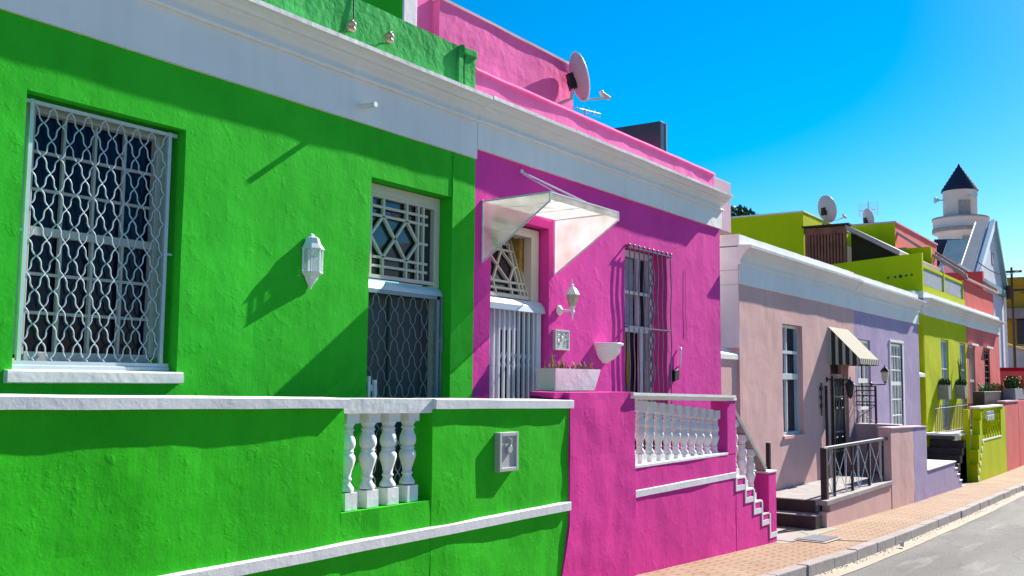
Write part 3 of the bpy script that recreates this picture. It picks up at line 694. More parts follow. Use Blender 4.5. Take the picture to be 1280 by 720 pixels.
rd.tube([(8.11, FY, 2.09), (8.62, ya+.12, 1.715)], .009, 6); rd.tube([(8.14, FY, 2.07), (8.36, ya+.2, 1.715)], .006, 6); rd.lathe([(.02, 0), (.02, .02)], (8.11, FY, 2.09), 10, axis=(0, -1, 0))
rd.build('stay_rod', 'ironpale', aw)

tag(MB().tube([(12.02, FY-.004, 1.5), (12.0, FY-.006, 1.0), (12.03, FY-.004, .6)], .003, 4).build('hairline_wire', 'greyiron'), 'hair-thin wire down the pink wall right of the barred window', 'wire')
# ornate wall lamp by the pink door
pl = thing('carriage_lamp', 'small ornate white lamp on a curved arm beside the pink house door', 'wall lamp', (8.84, FY, .73))
MB().lathe([(.055, 0), (.055, .012), (.03, .03), (.012, .05)], (8.85, FY, .735), 12, axis=(0, -1, 0)).tube([(8.85, FY-.03, .735), (8.85, FY-.14, .725), (8.84, FY-.19, .72), (8.80, FY-.2, .735)], .012, 8).build('arm', 'whitepaint', pl)
cx, cy = 8.79, FY-.20
MB().lathe([(.003, .62), (.010, .66), (.004, .67), (.02, .70), (.022, .715), (.012, .73), (.030, .755), (.034, .765)], (cx, cy, 0), 12).build('stem', 'whitepaint', pl)
MB().lathe([(.034, .765), (.045, .80), (.062, .88), (.062, .885)], (cx, cy, 0), 6, smooth=False).build('glass_body', 'amber', pl)
MB().lathe([(.068, .885), (.078, .892), (.062, .92), (.040, .95), (.018, .97), (.014, .985), (.02, .99), (.006, 1.0), (.002, 1.055)], (cx, cy, 0), 6, smooth=False).build('cap', 'whitepaint', pl)
# relief plaque
pq = thing('number_plaque', 'square silver relief plaque under the ornate lamp', 'plaque', (8.875, FY, .42))
box('plate', 'plaque', pq, 8.735, 9.015, FY-.025, FY+.01, .318, .530, .004)
rl = MB(); rq = random.Random(11)
rl.box(8.735, 8.755, FY-.034, FY-.02, .318, .53).box(8.995, 9.015, FY-.034, FY-.02, .318, .53).box(8.755, 8.995, FY-.034, FY-.02, .318, .335).box(8.755, 8.995, FY-.034, FY-.02, .513, .53)
for i in range(26):
    x, z = rq.uniform(8.77, 8.98), rq.uniform(.35, .50); a = rq.uniform(0, 6.28); r = rq.uniform(.012, .028)
    rl.tube([(x+r*math.cos(a+k_*.5)*(1-k_*.09), FY-.027, z+r*math.sin(a+k_*.5)*(1-k_*.09)) for k_ in range(8)], .0045, 5)
rl.build('relief', 'plaque', pq)
# half-bowl wall planter
bp = tag(MB().lathe([(a*.66, b) for a, b in [(.03, -.205), (.075, -.20), (.085, -.185), (.19, -.15), (.265, -.09), (.285, -.03), (.29, -.02), (.31, -.01), (.335, .0), (.335, .02), (.325, .025), (.29, .02), (.23, -.04)]], (9.82, FY+.0, .40), 28, ang0=math.pi, sweep=.5).build('wall_planter', 'ceramic'), 'white half-bowl planter fixed to the pink wall between lamp and barred window', 'planter')
# trough planter with strap leaves
tp = thing('trough_planter', 'white tapered trough planter with yellowing plants on the pink street wall', 'planter', (8.1, 4.95, -.1))
mb = MB(); a = [(7.86, 4.92, -.095), (8.60, 4.92, -.095), (8.60, 5.10, -.095), (7.86, 5.10, -.095)]; b = [(7.83, 4.90, .112), (8.685, 4.90, .112), (8.685, 5.13, .112), (7.83, 5.13, .112)]; c = [(7.85, 4.92, .112), (8.665, 4.92, .112), (8.665, 5.11, .112), (7.85, 5.11, .112)]; d = [(x, y, .06) for x, y, z in c]
for u, v in ((a, b), (b, c), (c, d)): mb.add(u+v, [(i, (i+1) % 4, 4+(i+1) % 4, 4+i) for i in range(4)])
mb.add(a, [(3, 2, 1, 0)]); mb.build('trough', 'white', tp, .006)
MB().box(7.845, 8.655, 4.915, 5.105, .04, .085).build('soil', 'soil', tp)
lm = MB(); leaves(lm, (8.25, 5.0, .08), 60, (.38, .07), .05, .12, .012, .8, 4); leaves(lm, (8.25, 5.0, .08), 5, (.36, .07), .16, .24, .014, .2, 8); lm.build('plants', 'straw', tp)
lm = MB(); leaves(lm, (8.25, 5.0, .08), 25, (.38, .07), .04, .08, .012, .8, 5); lm.build('leaves', 'leaf', tp)
pd = MB().box(7.84, 8.50, 4.93, 5.12, -.135, -.095); pd.build('foot_board', 'slabstone', tp)
MB().box(7.80, 8.56, 4.90, 5.16, -1.02, -.137).build('plinth', 'white', tp, .006)
# door pull and black letter pouch
kn = tag(MB().tube([(11.80, FY, .43), (11.80, FY-.025, .43), (11.79, FY-.03, .40), (11.775, FY-.03, .22), (11.775, FY, .19)], .016, 8).build('bell_pull', 'whitepaint'), 'white upright bell pull on the pink wall right of the barred window', 'bell pull')
tag(MB().prism([(11.57, .0), (11.70, .02), (11.71, .15), (11.575, .14)], FY-.05, FY+.005).build('wall_pouch', 'black', bevel=.006), 'small black box hanging under the white bell pull on the pink wall', 'box')
tag(MB().tube([(11.77, FY-.02, .2), (11.70, FY-.03, .16), (11.64, FY-.03, .14)], .006, 5).build('cord', 'black'), 'short dark cord between white bell pull and black box', 'cord')

# ---- pink street wall with balustrade and steps
pw = thing('pink_garden_wall', 'hot pink street wall with white balustrade and stepped end', 'boundary wall', (9.5, PY, -1.95))
def zgl(x): return zg(x)-.12
pil = wall('pillar', 'magenta', pw, 7.345, 8.55, -2.05, -.105, PY-.012, PY+.30, amp=.012, seed=31, cell=.07)
for v in pil.data.vertices:
    z = v.co.z+pw.location.z; x = v.co.x+pw.location.x
    if x < 7.6 and z < -1.2: v.co.x += (z+1.2)*.26*(7.6-x)/.255
MB().sweepx([(PY+.05, -.15), (PY+.045, -.10), (PY+.30, -.10), (PY+.3, -.15)], 7.19, 7.36, .05, .006, 2).box(7.19, 7.345, PY+.18, PY+.3, -1.0, -.14).build('pillar_top', 'magenta', pw)
wall('base', 'magenta', pw, 8.55, 11.10, -2.15, -.832, PY, PY+.18, amp=.007, seed=32)
box('ledge', 'white', pw, 8.55, 10.86, PY-.006, PY+.2, -.833, -.806, .003)
box('post', 'magenta_soft', pw, 10.85, 11.105, PY-.002, PY+.2, -.83, -.218, .005)
box('post_cap', 'white', pw, 10.84, 11.13, PY-.012, PY+.21, -.217, -.190, .004)
MB().sweepx([(PY+.0, -.176), (PY-.02, -.150), (PY-.045, -.135), (PY-.045, -.108), (PY+.2, -.106), (PY+.2, -.176)], 8.46, 11.02, .2, .001, 2, -.018).build('handrail', 'white', pw)
bz = -.806; b0 = None
for i in range(11):
    x = 8.66+.2045*i; h = (-.176-.018*(x-8.46))-bz+.004
    if i == 0: b0 = baluster(h, .11, .10, .98).build('baluster', 'white', pw); b0.location = Vector((x, PY+.10, bz))
    else:
        c_ = copy_obj(b0, pw, Vector((x, PY+.10, bz))); c_.scale = (1, 1, (h/((-.176-.018*.2)-bz+.004)))
MB().sweepx([(PY-.010, -1.108), (PY-.012, -1.046), (PY+.005, -1.04), (PY+.005, -1.11)], 8.552, 11.07, .15, .002, 2).build('string_band', 'whiterough', pw)
# stepped end: treads fall along the street
xs_ = [11.105, 11.385, 11.655, 11.93, 12.155]; zs_ = [-1.13, -1.29, -1.46, -1.63]
poly = [(11.10, -2.2)]
for i in range(4): poly += [(xs_[i], zs_[i]), (xs_[i+1], zs_[i])]
poly += [(12.155, -2.2)]; poly[1] = (11.10, zs_[0])
MB().prism(poly, PY, PY+.16).build('stepped_base', 'magenta', pw)
MB().box(12.156, 12.43, PY-.002, PY+.2, -2.2, -1.135).build('end_post', 'magenta', pw, .005)
box('end_post_cap', 'white', pw, 12.13, 12.45, PY-.01, PY+.21, -1.134, -1.112, .003)
zz = MB(); xv = [11.075, 11.36, 11.635, 11.90, 12.165]; zt_ = [-1.04, -1.13, -1.29, -1.46, -1.63]
for i in range(5):
    zb_ = -1.265-.163*i if i < 4 else -1.935
    x_r = xv[i+1] if i < 4 else 12.43
    top = zt_[i] if i else -1.10
    zz.box(xv[i], xv[i]+.034, PY-.011, PY+.003, zb_, top); zz.box(xv[i]+.034, x_r+(.034 if i < 4 else 0), PY-.009, PY+.003, zb_, zb_+.062)
zz.build('white_step_trim', 'whiterough', pw)
tt = MB()
for i in range(4): tt.box(xs_[i]-.01, xs_[i+1]+.004, PY-.004, PY+.165, zs_[i]+.001, zs_[i]+.02)
tt.build('tread_edge', 'white', pw)
for i, x in enumerate((11.25, 11.52, 11.79)):
    zt = -.30-.70*(x-11.12)-.05; zb_ = zs_[i]+.02
    o = baluster(zt-zb_, .10, .08, .95).build('baluster', 'white', pw); o.location = Vector((x, PY+.09, zb_))
MB().bar((11.10, PY+.09, -.30), (12.17, PY+.09, -1.09), .13, .06, (0, 0, 1)).build('sloping_handrail', 'slabstone', pw, .005)
MB().box(7.36, 11.1, PY+.2, FY, -1.25, -1.04).build('terrace_floor', 'slabstone', pw)
st = MB()
for i in range(5): st.box(11.1+.27*i, 11.1+.27*(i+1), PY+.2, FY, -2.1, -1.12-.165*i)
st.build('steps', 'darkstone', pw)
tag(MB().box(14.24, 14.30, 5.20, 5.26, -2.0, -.885).build('iron_post', 'blackiron', bevel=.004), 'lone black iron post beside the pink steps', 'post')

# satellite dish on the pink roof
def dish(name, label, c, R_, n, feed, mount, group=None, cup='dish'):
    """offset dish seen from behind; n = direction it looks"""
    t = thing(name, label, 'satellite dish', mount, group); c = Vector(c); n = Vector(n).normalized()
    up = (Vector((0, 0, 1))-n*n.z).normalized(); sd = up.cross(n)
    mb = MB(); rings = []; K = 32
    for sgn, off in ((0, 0.0), (1, .012)):
        for r in (0.001, .25, .5, .75, .93, 1):
            rings.append([c+(sd*math.cos(2*math.pi*k_/K)*.86+up*math.sin(2*math.pi*k_/K))*R_*r-n*(R_*.28*(1-r*r)-off) for k_ in range(K)])
    vs = [v for r in rings for v in r]; fs = []
    for i in range(len(rings)-1):
        if i == 5: continue
        for k_ in range(K): fs.append((i*K+k_, i*K+(k_+1) % K, (i+1)*K+(k_+1) % K, (i+1)*K+k_))
    for k_ in range(K): fs.append((5*K+k_, 5*K+(k_+1) % K, 11*K+(k_+1) % K, 11*K+k_))
    mb.add(vs, fs, True); mb.build('reflector', 'dish', t)
    rim = MB(); rim.tube([c+(sd*math.cos(2*math.pi*k_/K)*.86+up*math.sin(2*math.pi*k_/K))*R_+n*.006 for k_ in range(K+1)], .010, 6, False); rim.build('rim', 'whitepaint', t)
    b = c-n*(R_*.28+.03)-up*R_*.12
    MB().bar(b-sd*.06-up*.02, b+sd*.06-up*.02, .08, .08, n).bar(b-up*.10, b+up*.10, .09, .08, n).bar(b+sd*.07+up*.02, b+sd*.10-up*.10, .03, .03).build('bracket', 'black', t)
    mt_ = Vector(mount); mid = b-up*.22-n*.06
    MB().tube([b-up*.06, mid, mid*.45+mt_*.55, mt_], .022, 8).build('mast_arm', 'dish', t)
    fd = Vector(feed); base = c-up*R_*.93
    MB().tube([base-n*.05, base*.5+fd*.5-up*.01, fd], .012, 6).build('feed_arm', 'dish', t)
    MB().tube([fd-n*.02, fd+up*.10-n*.04], [.035, .028], 10).tube([fd-up*.02+n*.05, fd+up*.06-n*.03], .03, 8).build('feed_horn', 'dish', t)
    return t
dish('satellite_dish', 'large satellite dish on a bent arm above the pink roof', (10.66, 6.34, 3.88), .315, (.74, -.60, .28), (11.02, 6.15, 3.66), (10.60, 6.6, 3.55))
ta = MB()
ta.tube([(10.75, 6.30, 3.0), (10.75, 6.30, 3.46)], .014, 6)
ta.tube([(10.45, 6.30, 3.43), (11.15, 6.30, 3.50)], .007, 5)
for i in range(4):
    x = 10.62+.15*i; z = 3.447+.015*i; ta.tube([(x, 6.26, z-.05), (x, 6.30, z-.055), (x, 6.34, z), (x, 6.34, z+.06)], .005, 5)
tag(ta.build('roof_aerial', 'iron'), 'small hooked aerial under the dish on the pink roof', 'aerial')

# ================================================================ PALE ROSE HOUSE + LILAC HOUSE (one long roof line)
def plain_window(parent, x0, x1, z0, z1, fm='iron', rails=(), posts=(), y=5.65, t=.05, curtain=False, name='window'):
    mb = MB()
    for a in ((x0, x0+t, z0, z1), (x1-t, x1, z0, z1), (x0+t, x1-t, z0, z0+t), (x0+t, x1-t, z1-t, z1)): mb.box(a[0], a[1], y, y+.07, a[2], a[3])
    w_ = mb.build(name, fm, parent, .003)
    r = MB()
    for z, h in rails: r.box(x0+t, x1-t, y-.01, y+.05, z-h/2, z+h/2)
    for x, h in posts: r.box(x-h/2, x+h/2, y+.002, y+.04, z0+t, z1-t)
    if rails or posts: r.build('sash_bars', fm, w_, .002)
    box('glass', 'glass', w_, x0+.01, x1-.01, y+.072, y+.08, z0+.01, z1-.01, 0)
    if curtain:
        c = MB(); n = 24; vs = []
        for i in range(n+1):
            x = x0+t+(x1-x0-2*t)*i/n*curtain; vs += [(x, y+.062+.006*math.sin(i*1.9), z0+t), (x, y+.062+.006*math.sin(i*1.9), z1-t)]
        c.add(vs, [(2*i, 2*i+2, 2*i+3, 2*i+1) for i in range(n)], True); c.build('curtain', 'curtain', w_)
    return w_
def row_cornice(parent, x0, x1, zf, zt, seed, p=.2, fm='white'):
    """frieze, deep moulding and plain upstand of the lower houses"""
    MB().sweepx([(FY-.02, zf), (FY-.02, zt-.4), (FY+.1, zt-.4), (FY+.1, zf)], x0-.007, x1-.003, .3, .003, seed).build('frieze', fm, parent)
    b = zt-.46
    pr = [(FY, b), (FY-.035, b), (FY-.045, b+.04), (FY-.03, b+.05), (FY-.035, b+.08), (FY-.08, b+.15), (FY-.115, b+.18), (FY-.12, b+.2), (FY-.17, b+.235), (FY-p, b+.245), (FY-p-.005, b+.285), (FY-.03, b+.30), (FY, b+.30)]
    MB().sweepx(pr, x0-.015, x1, .3, .003, seed+1).build('cornice', 'white', parent)
    MB().sweepx([(FY-.012, b+.29), (FY-.014, zt-.006), (FY-.0, zt), (FY+.6, zt), (FY+.6, b+.29)], x0-.004, x1, .3, .005, seed+2).build('upstand', 'white', parent)
rh = thing('rose_house', 'pale rose house with striped awning over its black iron door', 'house', (17, FY, -2.1))
wall('wall', 'palepink', rh, 13.88, 19.87, -2.2, 1.8, FY, FY+.34, [(15.72, 16.72, -.86, .96), (18.24, 19.40, -1.70, .90)], amp=.006, seed=41, cell=.12)
row_cornice(rh, 13.88, 19.87, 1.445, 2.19, 3)
MB().box(13.872, 13.90, FY+.002, FY+.6, .5, 1.44).box(13.862, 13.9, FY+.001, FY+.6, 1.44, 1.655).box(13.845, 13.9, FY-.005, FY+.6, 1.655, 1.74).box(13.865, 13.9, FY+.001, FY+.6, 1.74, 2.0).build('end_pilaster', 'white', rh, .004)
MB().box(13.2, 13.88, FY+.04, FY+.3, -2.1, .33).build('gap_wall', 'palepink', rh)
MB().prism([(FY+.01, .325), (FY+.01, .40), (FY+.30, .54), (FY+.30, .325)], 13.2, 13.90, 'X').build('gap_coping', 'white', rh, .004)
MB().box(13.9, 19.87, FY+.34, 11, 1.5, 1.6).build('roof', 'grey', rh)
plain_window(rh, 15.76, 16.72, -.86, .955, 'iron', [(.50, .05), (.10, .10)], [(16.13, .05)], y=5.575, curtain=.5)
box('sill', 'palepink', rh, 15.68, 16.76, FY-.03, FY+.15, -.91, -.858)
# door with transom and iron gate
do = MB().box(18.26, 18.33, 5.60, 5.70, -1.7, .88).box(19.31, 19.38, 5.60, 5.70, -1.7, .88).box(18.33, 19.31, 5.60, 5.70, .82, .88).box(18.33, 19.31, 5.60, 5.70, .10, .17).build('door_frame', 'palepink', rh, .004)
MB().box(18.33, 19.31, 5.66, 5.70, -1.7, .10).build('door_leaf', 'timber', do); box('transom_glass', 'glass', do, 18.33, 19.31, 5.67, 5.68, .17, .82, 0)
ig = MB(); gy = 5.47
for x in (18.30, 18.97): ig.box(x-.025, x+.025, gy-.02, gy+.02, -1.7, .12)
for z in (.10, -.25, -.9, -1.25, -1.62): ig.box(18.30, 18.97, gy-.012, gy+.012, z-.015, z+.015)
for i in range(1, 8): x = 18.30+.67*i/8; ig.box(x-.007, x+.007, gy-.007, gy+.007, -1.68, .12)
for z in (.0, -.38, -1.08):
    for k_ in range(2):
        cx = 18.46+.35*k_; ig.tube([(cx+.09*math.cos(a*.5), gy-.012, z+.09*math.sin(a*.5)) for a in range(14)], .009, 5, False)
ig.build('iron_gate', 'blackiron', do)
sc = MB(); sc.box(18.32, 18.95, 5.49, 5.50, -1.66, .08); sc.build('gate_backing', 'grey', do)
# awning, striped
sa_ = thing('striped_awning', 'small black and cream striped canvas awning over the rose house door', 'awning', (18.8, FY, 1.0))
y1, x0, x1 = 4.945, 18.18, 19.46
MB().add(*sheet_quad((x0, FY, 1.03), (x1, FY, 1.03), (x1, y1, .445), (x0, y1, .445), .004)).build('canopy', 'stripe', sa_)
MB().add([(x0, FY, 1.02), (x0, y1, .44), (x0, y1, .33), (x0, FY, .33), (x0+.004, FY, 1.02), (x0+.004, y1, .44), (x0+.004, y1, .33), (x0+.004, FY, .33)], [(0,1,2,3),(7,6,5,4),(0,4,5,1),(1,5,6,2),(2,6,7,3),(3,7,4,0)]).build('side_curtain', 'stripe', sa_)
MB().add([(x1, FY, 1.02), (x1, y1, .44), (x1, y1, .33), (x1, FY, .33), (x1+.004, FY, 1.02), (x1+.004, y1, .44), (x1+.004, y1, .33), (x1+.004, FY, .33)], [(0,1,2,3),(7,6,5,4),(0,4,5,1),(1,5,6,2),(2,6,7,3),(3,7,4,0)]).build('side_curtain', 'stripe', sa_)
va = MB(); n = 20; vs = []
for i in range(n+1): x = x0+(x1-x0)*i/n; vs += [(x, y1-.004, .445), (x, y1-.010, .335+.012*abs(math.sin(i*math.pi/2.5)))]
va.add(vs, [(2*i, 2*i+1, 2*i+3, 2*i+2) for i in range(n)]); va.build('valance', 'stripe', sa_)
MB().tube([(x0+.02, FY, .36), (x0+.02, y1+.02, .42), (x1-.02, y1+.02, .42), (x1-.02, FY, .36)], .012, 6).build('frame', 'blackiron', sa_)
# black lantern over the door and scroll ornament
def black_lamp(name, label, x, z, reach=.2, glass='amber', side=0, up=False):
    t = thing(name, label, 'wall lamp', (x, FY, z)); y = FY-reach
    MB().lathe([(.05, 0), (.05, .012), (.02, .03)], (x, FY, z), 10, axis=(0, -1, 0)).tube([(x, FY-.02, z), (x, y*.5+FY*.5, z-.01), (x+side, y, z), (x+side, y, z+.05)], .013, 7).build('arm', 'blackiron', t)
    zb = z+.06 if up else z-.30; cx = x+side
    MB().lathe([(.03, zb), (.055, zb+.01), (.085, zb+.19), (.082, zb+.2)], (cx, y, 0), 6, smooth=False).build('glass_body', glass, t)
    MB().lathe([(.095, zb+.2), (.10, zb+.21), (.05, zb+.27), (.015, zb+.30), (.004, zb+.35)], (cx, y, 0), 6, smooth=False).build('cap', 'blackiron', t)
    MB().lathe([(.004, zb-.04), (.03, zb-.02), (.035, zb+.01)], (cx, y, 0), 8).build('finial', 'blackiron', t)
    return t
black_lamp('hanging_lantern', 'black lantern on a bracket beside the iron door, under the striped awning', 18.02, .06, .42, 'tile')
black_lamp('coach_lamp', 'black coach lamp with lit-looking amber glass on the lilac wall by the iron panel', 21.0, -.02, .22, 'amber', .25, True)
so_ = MB(); 
for q, s_ in ((-.12, 1), (-.28, -1), (-.42, 1)):
    so_.tube([(17.62+s_*.05*math.cos(a*.6)*(1-a*.07), FY-.03, q+.07*math.sin(a*.6)*(1-a*.07)) for a in range(12)], .014, 5)
so_.tube([(17.62, FY-.03, .0), (17.62, FY-.03, -.58)], .014, 5); so_.tube([(17.62, FY, -.1), (17.62, FY-.03, -.1)], .012, 5)
tag(so_.build('scroll_ornament', 'blackiron'), 'black iron scroll ornament on the rose wall left of the iron door', 'ornament')

# porch of the rose house
po = thing('rose_porch', 'raised rose porch with dark stone steps and slab edge', 'porch', (16.3, PY, -2.1))
MB().prism([(14.50, -2.3), (14.50, -1.86), (14.68, -1.86), (14.68, -1.75), (18.2, -1.76), (18.2, -2.4)], PY, PY+.12).build('front_wall', 'palepink', po)
MB().sweepx([(PY-.03, -1.755), (PY-.03, -1.69), (PY+.16, -1.685), (PY+.16, -1.755)], 14.44, 18.2, .3, .003, 4).build('slab_edge', 'slabstone', po, .004)
MB().box(14.46, 19.85, PY+.16, FY, -1.95, -1.692).build('floor', 'slabstone', po, .006)
MB().box(14.43, 14.458, PY+.14, FY+.3, -2.2, -1.70).box(14.15, 14.43, PY+.05, FY+.3, -2.2, -1.885).build('steps', 'darkstone', po, .006)
MB().box(14.13, 14.45, PY+.045, FY+.3, -1.884, -1.872).build('step_nosing', 'slabstone', po)
ra = thing('porch_railing', 'black iron porch railing with crossed thin bars and silver-edged handrail', 'railing', (16.4, 4.52, -1.69))
yr = 4.53
MB().box(14.61, 14.71, yr-.045, yr+.045, -1.69, -.95).build('corner_post', 'blackiron', ra, .004)
p0 = None
for i, x in enumerate((15.13, 16.08, 17.05, 17.95)):
    if i == 0: p0 = MB().box(-.02, .02, -.02, .02, 0, .70).build('post', 'blackiron', ra, .002); p0.location = Vector((x, yr, -1.69))
    else: copy_obj(p0, ra, Vector((x, yr, -1.69)))
MB().box(14.58, 18.22, yr-.03, yr+.03, -.985, -.945).build('handrail', 'blackiron', ra, .006)
MB().box(14.72, 17.95, yr-.032, yr+.032, -.944, -.940).build('handrail_top', 'ironpale', ra)
cr = MB()
n = 5
for i in range(n):
    a = 14.72+(18.2-14.72)*i/n; b = 14.72+(18.2-14.72)*(i+1)/n; m_ = (a+b)/2
    cr.bar((a, yr, -1.33), (m_, yr, -.99), .008, .008).bar((m_, yr, -.99), (b, yr, -1.33), .008, .008).bar((a, yr, -1.33), (m_, yr, -1.68), .008, .008).bar((m_, yr, -1.68), (b, yr, -1.33), .008, .008)
    cr.bar((m_-.04, yr+.01, -.99), (m_-.02, yr+.01, -1.66), .007, .007).bar((m_+.04, yr+.01, -.99), (m_+.02, yr+.01, -1.66), .007, .007)
cr.build('lattice_bars', 'iron', ra)

# porch side wall, half rose half lilac, and the lilac landing
sw = thing('porch_side_wall', 'tall porch wall painted half rose and half lilac', 'boundary wall', (19.6, PY, -2.2))
wall('rose_half', 'palepink', sw, 18.20, 19.868, -2.4, -.785, PY-.01, PY+.2, amp=.006, seed=51, cell=.12, tilt=-.018)
wall('lilac_half', 'lilac', sw, 19.869, 20.97, -2.45, -.815, PY-.012, PY+.2, amp=.006, seed=52, cell=.12, tilt=-.02)
MB().sweepx([(PY-.03, -.787), (PY-.03, -.770), (PY+.22, -.765), (PY+.22, -.787)], 18.17, 20.99, .3, .003, 2, -.022).build('coping', 'palecap', sw)
MB().box(19.78, 19.95, PY+.2, FY, -2.2, -.80).build('cross_wall', 'palepink', sw)
MB().box(19.76, 19.97, PY+.2, FY, -.80, -.775).build('cross_coping', 'white', sw)
ip = thing('iron_screen', 'black iron screen with a crossed pattern standing on the wall between rose and lilac doors', 'screen', (19.86, 5.3, -.78))
xs0 = 19.87; y0, y1 = 5.12, 5.60; sc = MB()
for y in (y0, y1): sc.box(xs0-.02, xs0+.02, y-.02, y+.02, -.95 if y == y0 else -1.69, -.05)
for z in (-.06, -.14, -.24, -.36, -.42): sc.box(xs0-.01, xs0+.01, y0, y1, z-.01, z+.01)
for a, b in (((y0, -.42), (y1, -.78)), ((y1, -.42), (y0, -.78)), ((y0+.1, -.34), (y1-.1, -.16))): sc.bar((xs0, *a), (xs0, *b), .012, .012)
for y in (5.24, 5.48): sc.box(xs0-.008, xs0+.008, y-.008, y+.008, -.78, -.06)
sc.build('panel', 'blackiron', ip); MB().box(17.80, 17.84, 5.42, 5.47, -1.69, -.05).build('post', 'blackiron', ip, .002)

lh = thing('lilac_house', 'lilac plastered house with two tall white windows between rose and lime houses', 'house', (22.6, FY, -2.3))
wall('wall', 'lilac', lh, 19.871, 25.40, -2.5, 1.8, FY, FY+.34, [(20.08, 21.02, -1.7, .88), (22.60, 23.68, -1.0, .89)], amp=.006, seed=43, cell=.12)
row_cornice(lh, 19.871, 25.40, 1.435, 2.17, 7)
MB().box(19.9, 25.4, FY+.34, 11, 1.5, 1.6).build('roof', 'grey', lh)
plain_window(lh, 20.10, 21.0, -1.7, .87, 'whitepaint', [(.05, .09), (-.5, .06), (-1.0, .06)], [(20.4, .03), (20.7, .03)], y=5.54, name='glazed_door')
w3 = plain_window(lh, 22.62, 23.66, -1.0, .88, 'whitepaint', [(.0, .08), (.3, .025), (.6, .025), (-.35, .025), (-.7, .025)], [(22.9, .025), (23.14, .025), (23.4, .025)], y=5.52)
MB().box(22.54, 22.60, FY-.02, FY+.1, -1.02, .91).box(23.68, 23.78, FY-.02, FY+.1, -1.02, .91).box(22.54, 23.78, FY-.03, FY+.1, .91, .96).build('window_surround', 'white', lh, .004)
la = thing('lilac_landing', 'low lilac street wall with flat white top and stepped end', 'boundary wall', (22.5, PY, -2.3))
po_ = [(20.971, -2.5), (20.971, -1.715), (23.74, -1.715)]
for i in range(4): po_ += [(23.74+.24*i, -1.715-.15*i) if i else (23.76, -1.715), (23.76+.24*i, -1.86-.15*i), (24.0+.24*i, -1.86-.15*i)]
po_ += [(24.74, -2.6)]
q_ = []; [q_.append(p_) for p_ in po_ if not q_ or q_[-1] != p_]
MB().prism([(20.971, -2.5), (20.971, -1.715), (23.76, -1.715), (23.76, -1.87), (24.0, -1.87), (24.0, -2.02), (24.24, -2.02), (24.24, -2.17), (24.48, -2.17), (24.48, -2.31), (24.72, -2.31), (24.72, -2.6)], PY, PY+.2).build('front_wall', 'lilac', la)
MB().box(20.975, 23.80, PY-.02, FY, -1.714, -1.69).build('landing_top', 'white', la, .003)
ts = MB()
for i in range(4): ts.box(23.74+.24*i, 24.02+.24*i, PY-.012, PY+.22, -1.869-.15*i, -1.845-.15*i)
ts.build('step_edge', 'white', la)
sb = MB()
for i in range(4): sb.box(23.76+.24*i, 24.0+.24*i, PY+.2, FY, -2.5, -1.86-.15*i)
sb.build('steps', 'darkstone', la)

# ================================================================ LIME HOUSE
lm_ = thing('lime_house', 'lime green house with railed roof terrace and two tall narrow windows', 'house', (28.7, FY, -2.4))
wall('wall', 'lime', lm_, 26.0, 31.53, -2.6, 2.0, FY, FY+.34, [(27.95, 28.9, -1.2, 1.18), (30.52, 31.34, -1.2, 1.18)], amp=.006, seed=61, cell=.14)
MB().box(25.94, 26.0, FY+.01, FY+.34, -2.5, 1.72).build('side_wall', 'lime', lm_)
MB().box(25.4, 26.0, FY+.12, FY+.34, -2.5, .17).build('gap_wall', 'lilac', lm_)
MB().prism([(FY+.0, .165), (FY+.0, .25), (FY+.30, .40), (FY+.30, .165)], 25.40, 26.06, 'X').build('gap_coping', 'white', lm_, .004)
MB().box(25.401, 25.93, FY+.09, FY+.30, 1.45, 2.27).build('gap_infill', 'white', lm_)
row_cornice(lm_, 26.0, 31.53, 1.705, 2.30, 11, p=.22)
MB().box(26.0, 31.5, FY+.34, 12, 2.0, 2.1).build('terrace', 'grey', lm_)
plain_window(lm_, 27.96, 28.89, -1.2, 1.17, 'iron', [(.4, .04), (-.3, .04)], [(28.4, .04)], y=5.54, curtain=1)
plain_window(lm_, 30.53, 31.33, -1.2, 1.17, 'iron', [(.4, .04), (.0, .10)], [(30.9, .05)], y=5.54, name='glazed_door')
MB().box(26.145, 31.53, FY+.002, FY+.14, 2.295, 2.47).build('terrace_wall', 'lime', lm_, .005)
MB().prism([(FY+.0, 2.15), (FY+.0, 3.27), (7.9, 3.09), (7.9, 2.15)], 26.0, 26.14, 'X').build('terrace_side_wall', 'lime', lm_)
ho = MB()
for i, y in enumerate((5.75, 5.88, 6.02, 6.15, 6.32)): ho.lathe([(.03 if i != 2 else .045, 0), (.03 if i != 2 else .045, .006)], (25.999, y, 2.72-.012*i), 10, axis=(-1, 0, 0))
ho.build('weep_hole', 'black', lm_)
rl = MB()
for x in (26.10, 28.75, 31.42): rl.box(x-.06, x+.06, FY+.02, FY+.12, 2.47, 3.05 if x != 26.10 else 3.1)
rl.box(26.1, 31.45, FY+.03, FY+.11, 2.92, 3.0); rl.build('terrace_railing', 'lime', lm_, .006)
MB().box(26.16, 28.69, FY+.05, FY+.07, 2.5, 2.9).box(28.81, 31.36, FY+.05, FY+.07, 2.5, 2.9).build('railing_panel', 'curtain', lm_)
for x in (26.10, 28.75): MB().lathe([(.001, .18), (.035, .15), (.045, .12), (.03, .08), (.05, .03), (.05, 0)], (x, FY+.07, 3.04), 10).build('finial', 'whitepaint', lm_)
MB().box(26.0, 31.5, 8.47, 12, 2.1, 4.56).build('upper_wall', 'lime', lm_)
MB().box(25.97, 31.5, 8.45, 12, 4.56, 4.60).build('coping', 'white', lm_)
MB().prism([(7.38, 4.02), (7.38, 4.14), (6.03, 3.36), (6.03, 3.22)], 26.02, 31.45, 'X').build('lean_to_edge', 'beam', lm_)
MB().prism([(7.38, 4.00), (7.38, 4.02), (6.06, 3.22), (6.06, 3.20)], 26.06, 31.4, 'X').build('soffit', 'soffit', lm_)
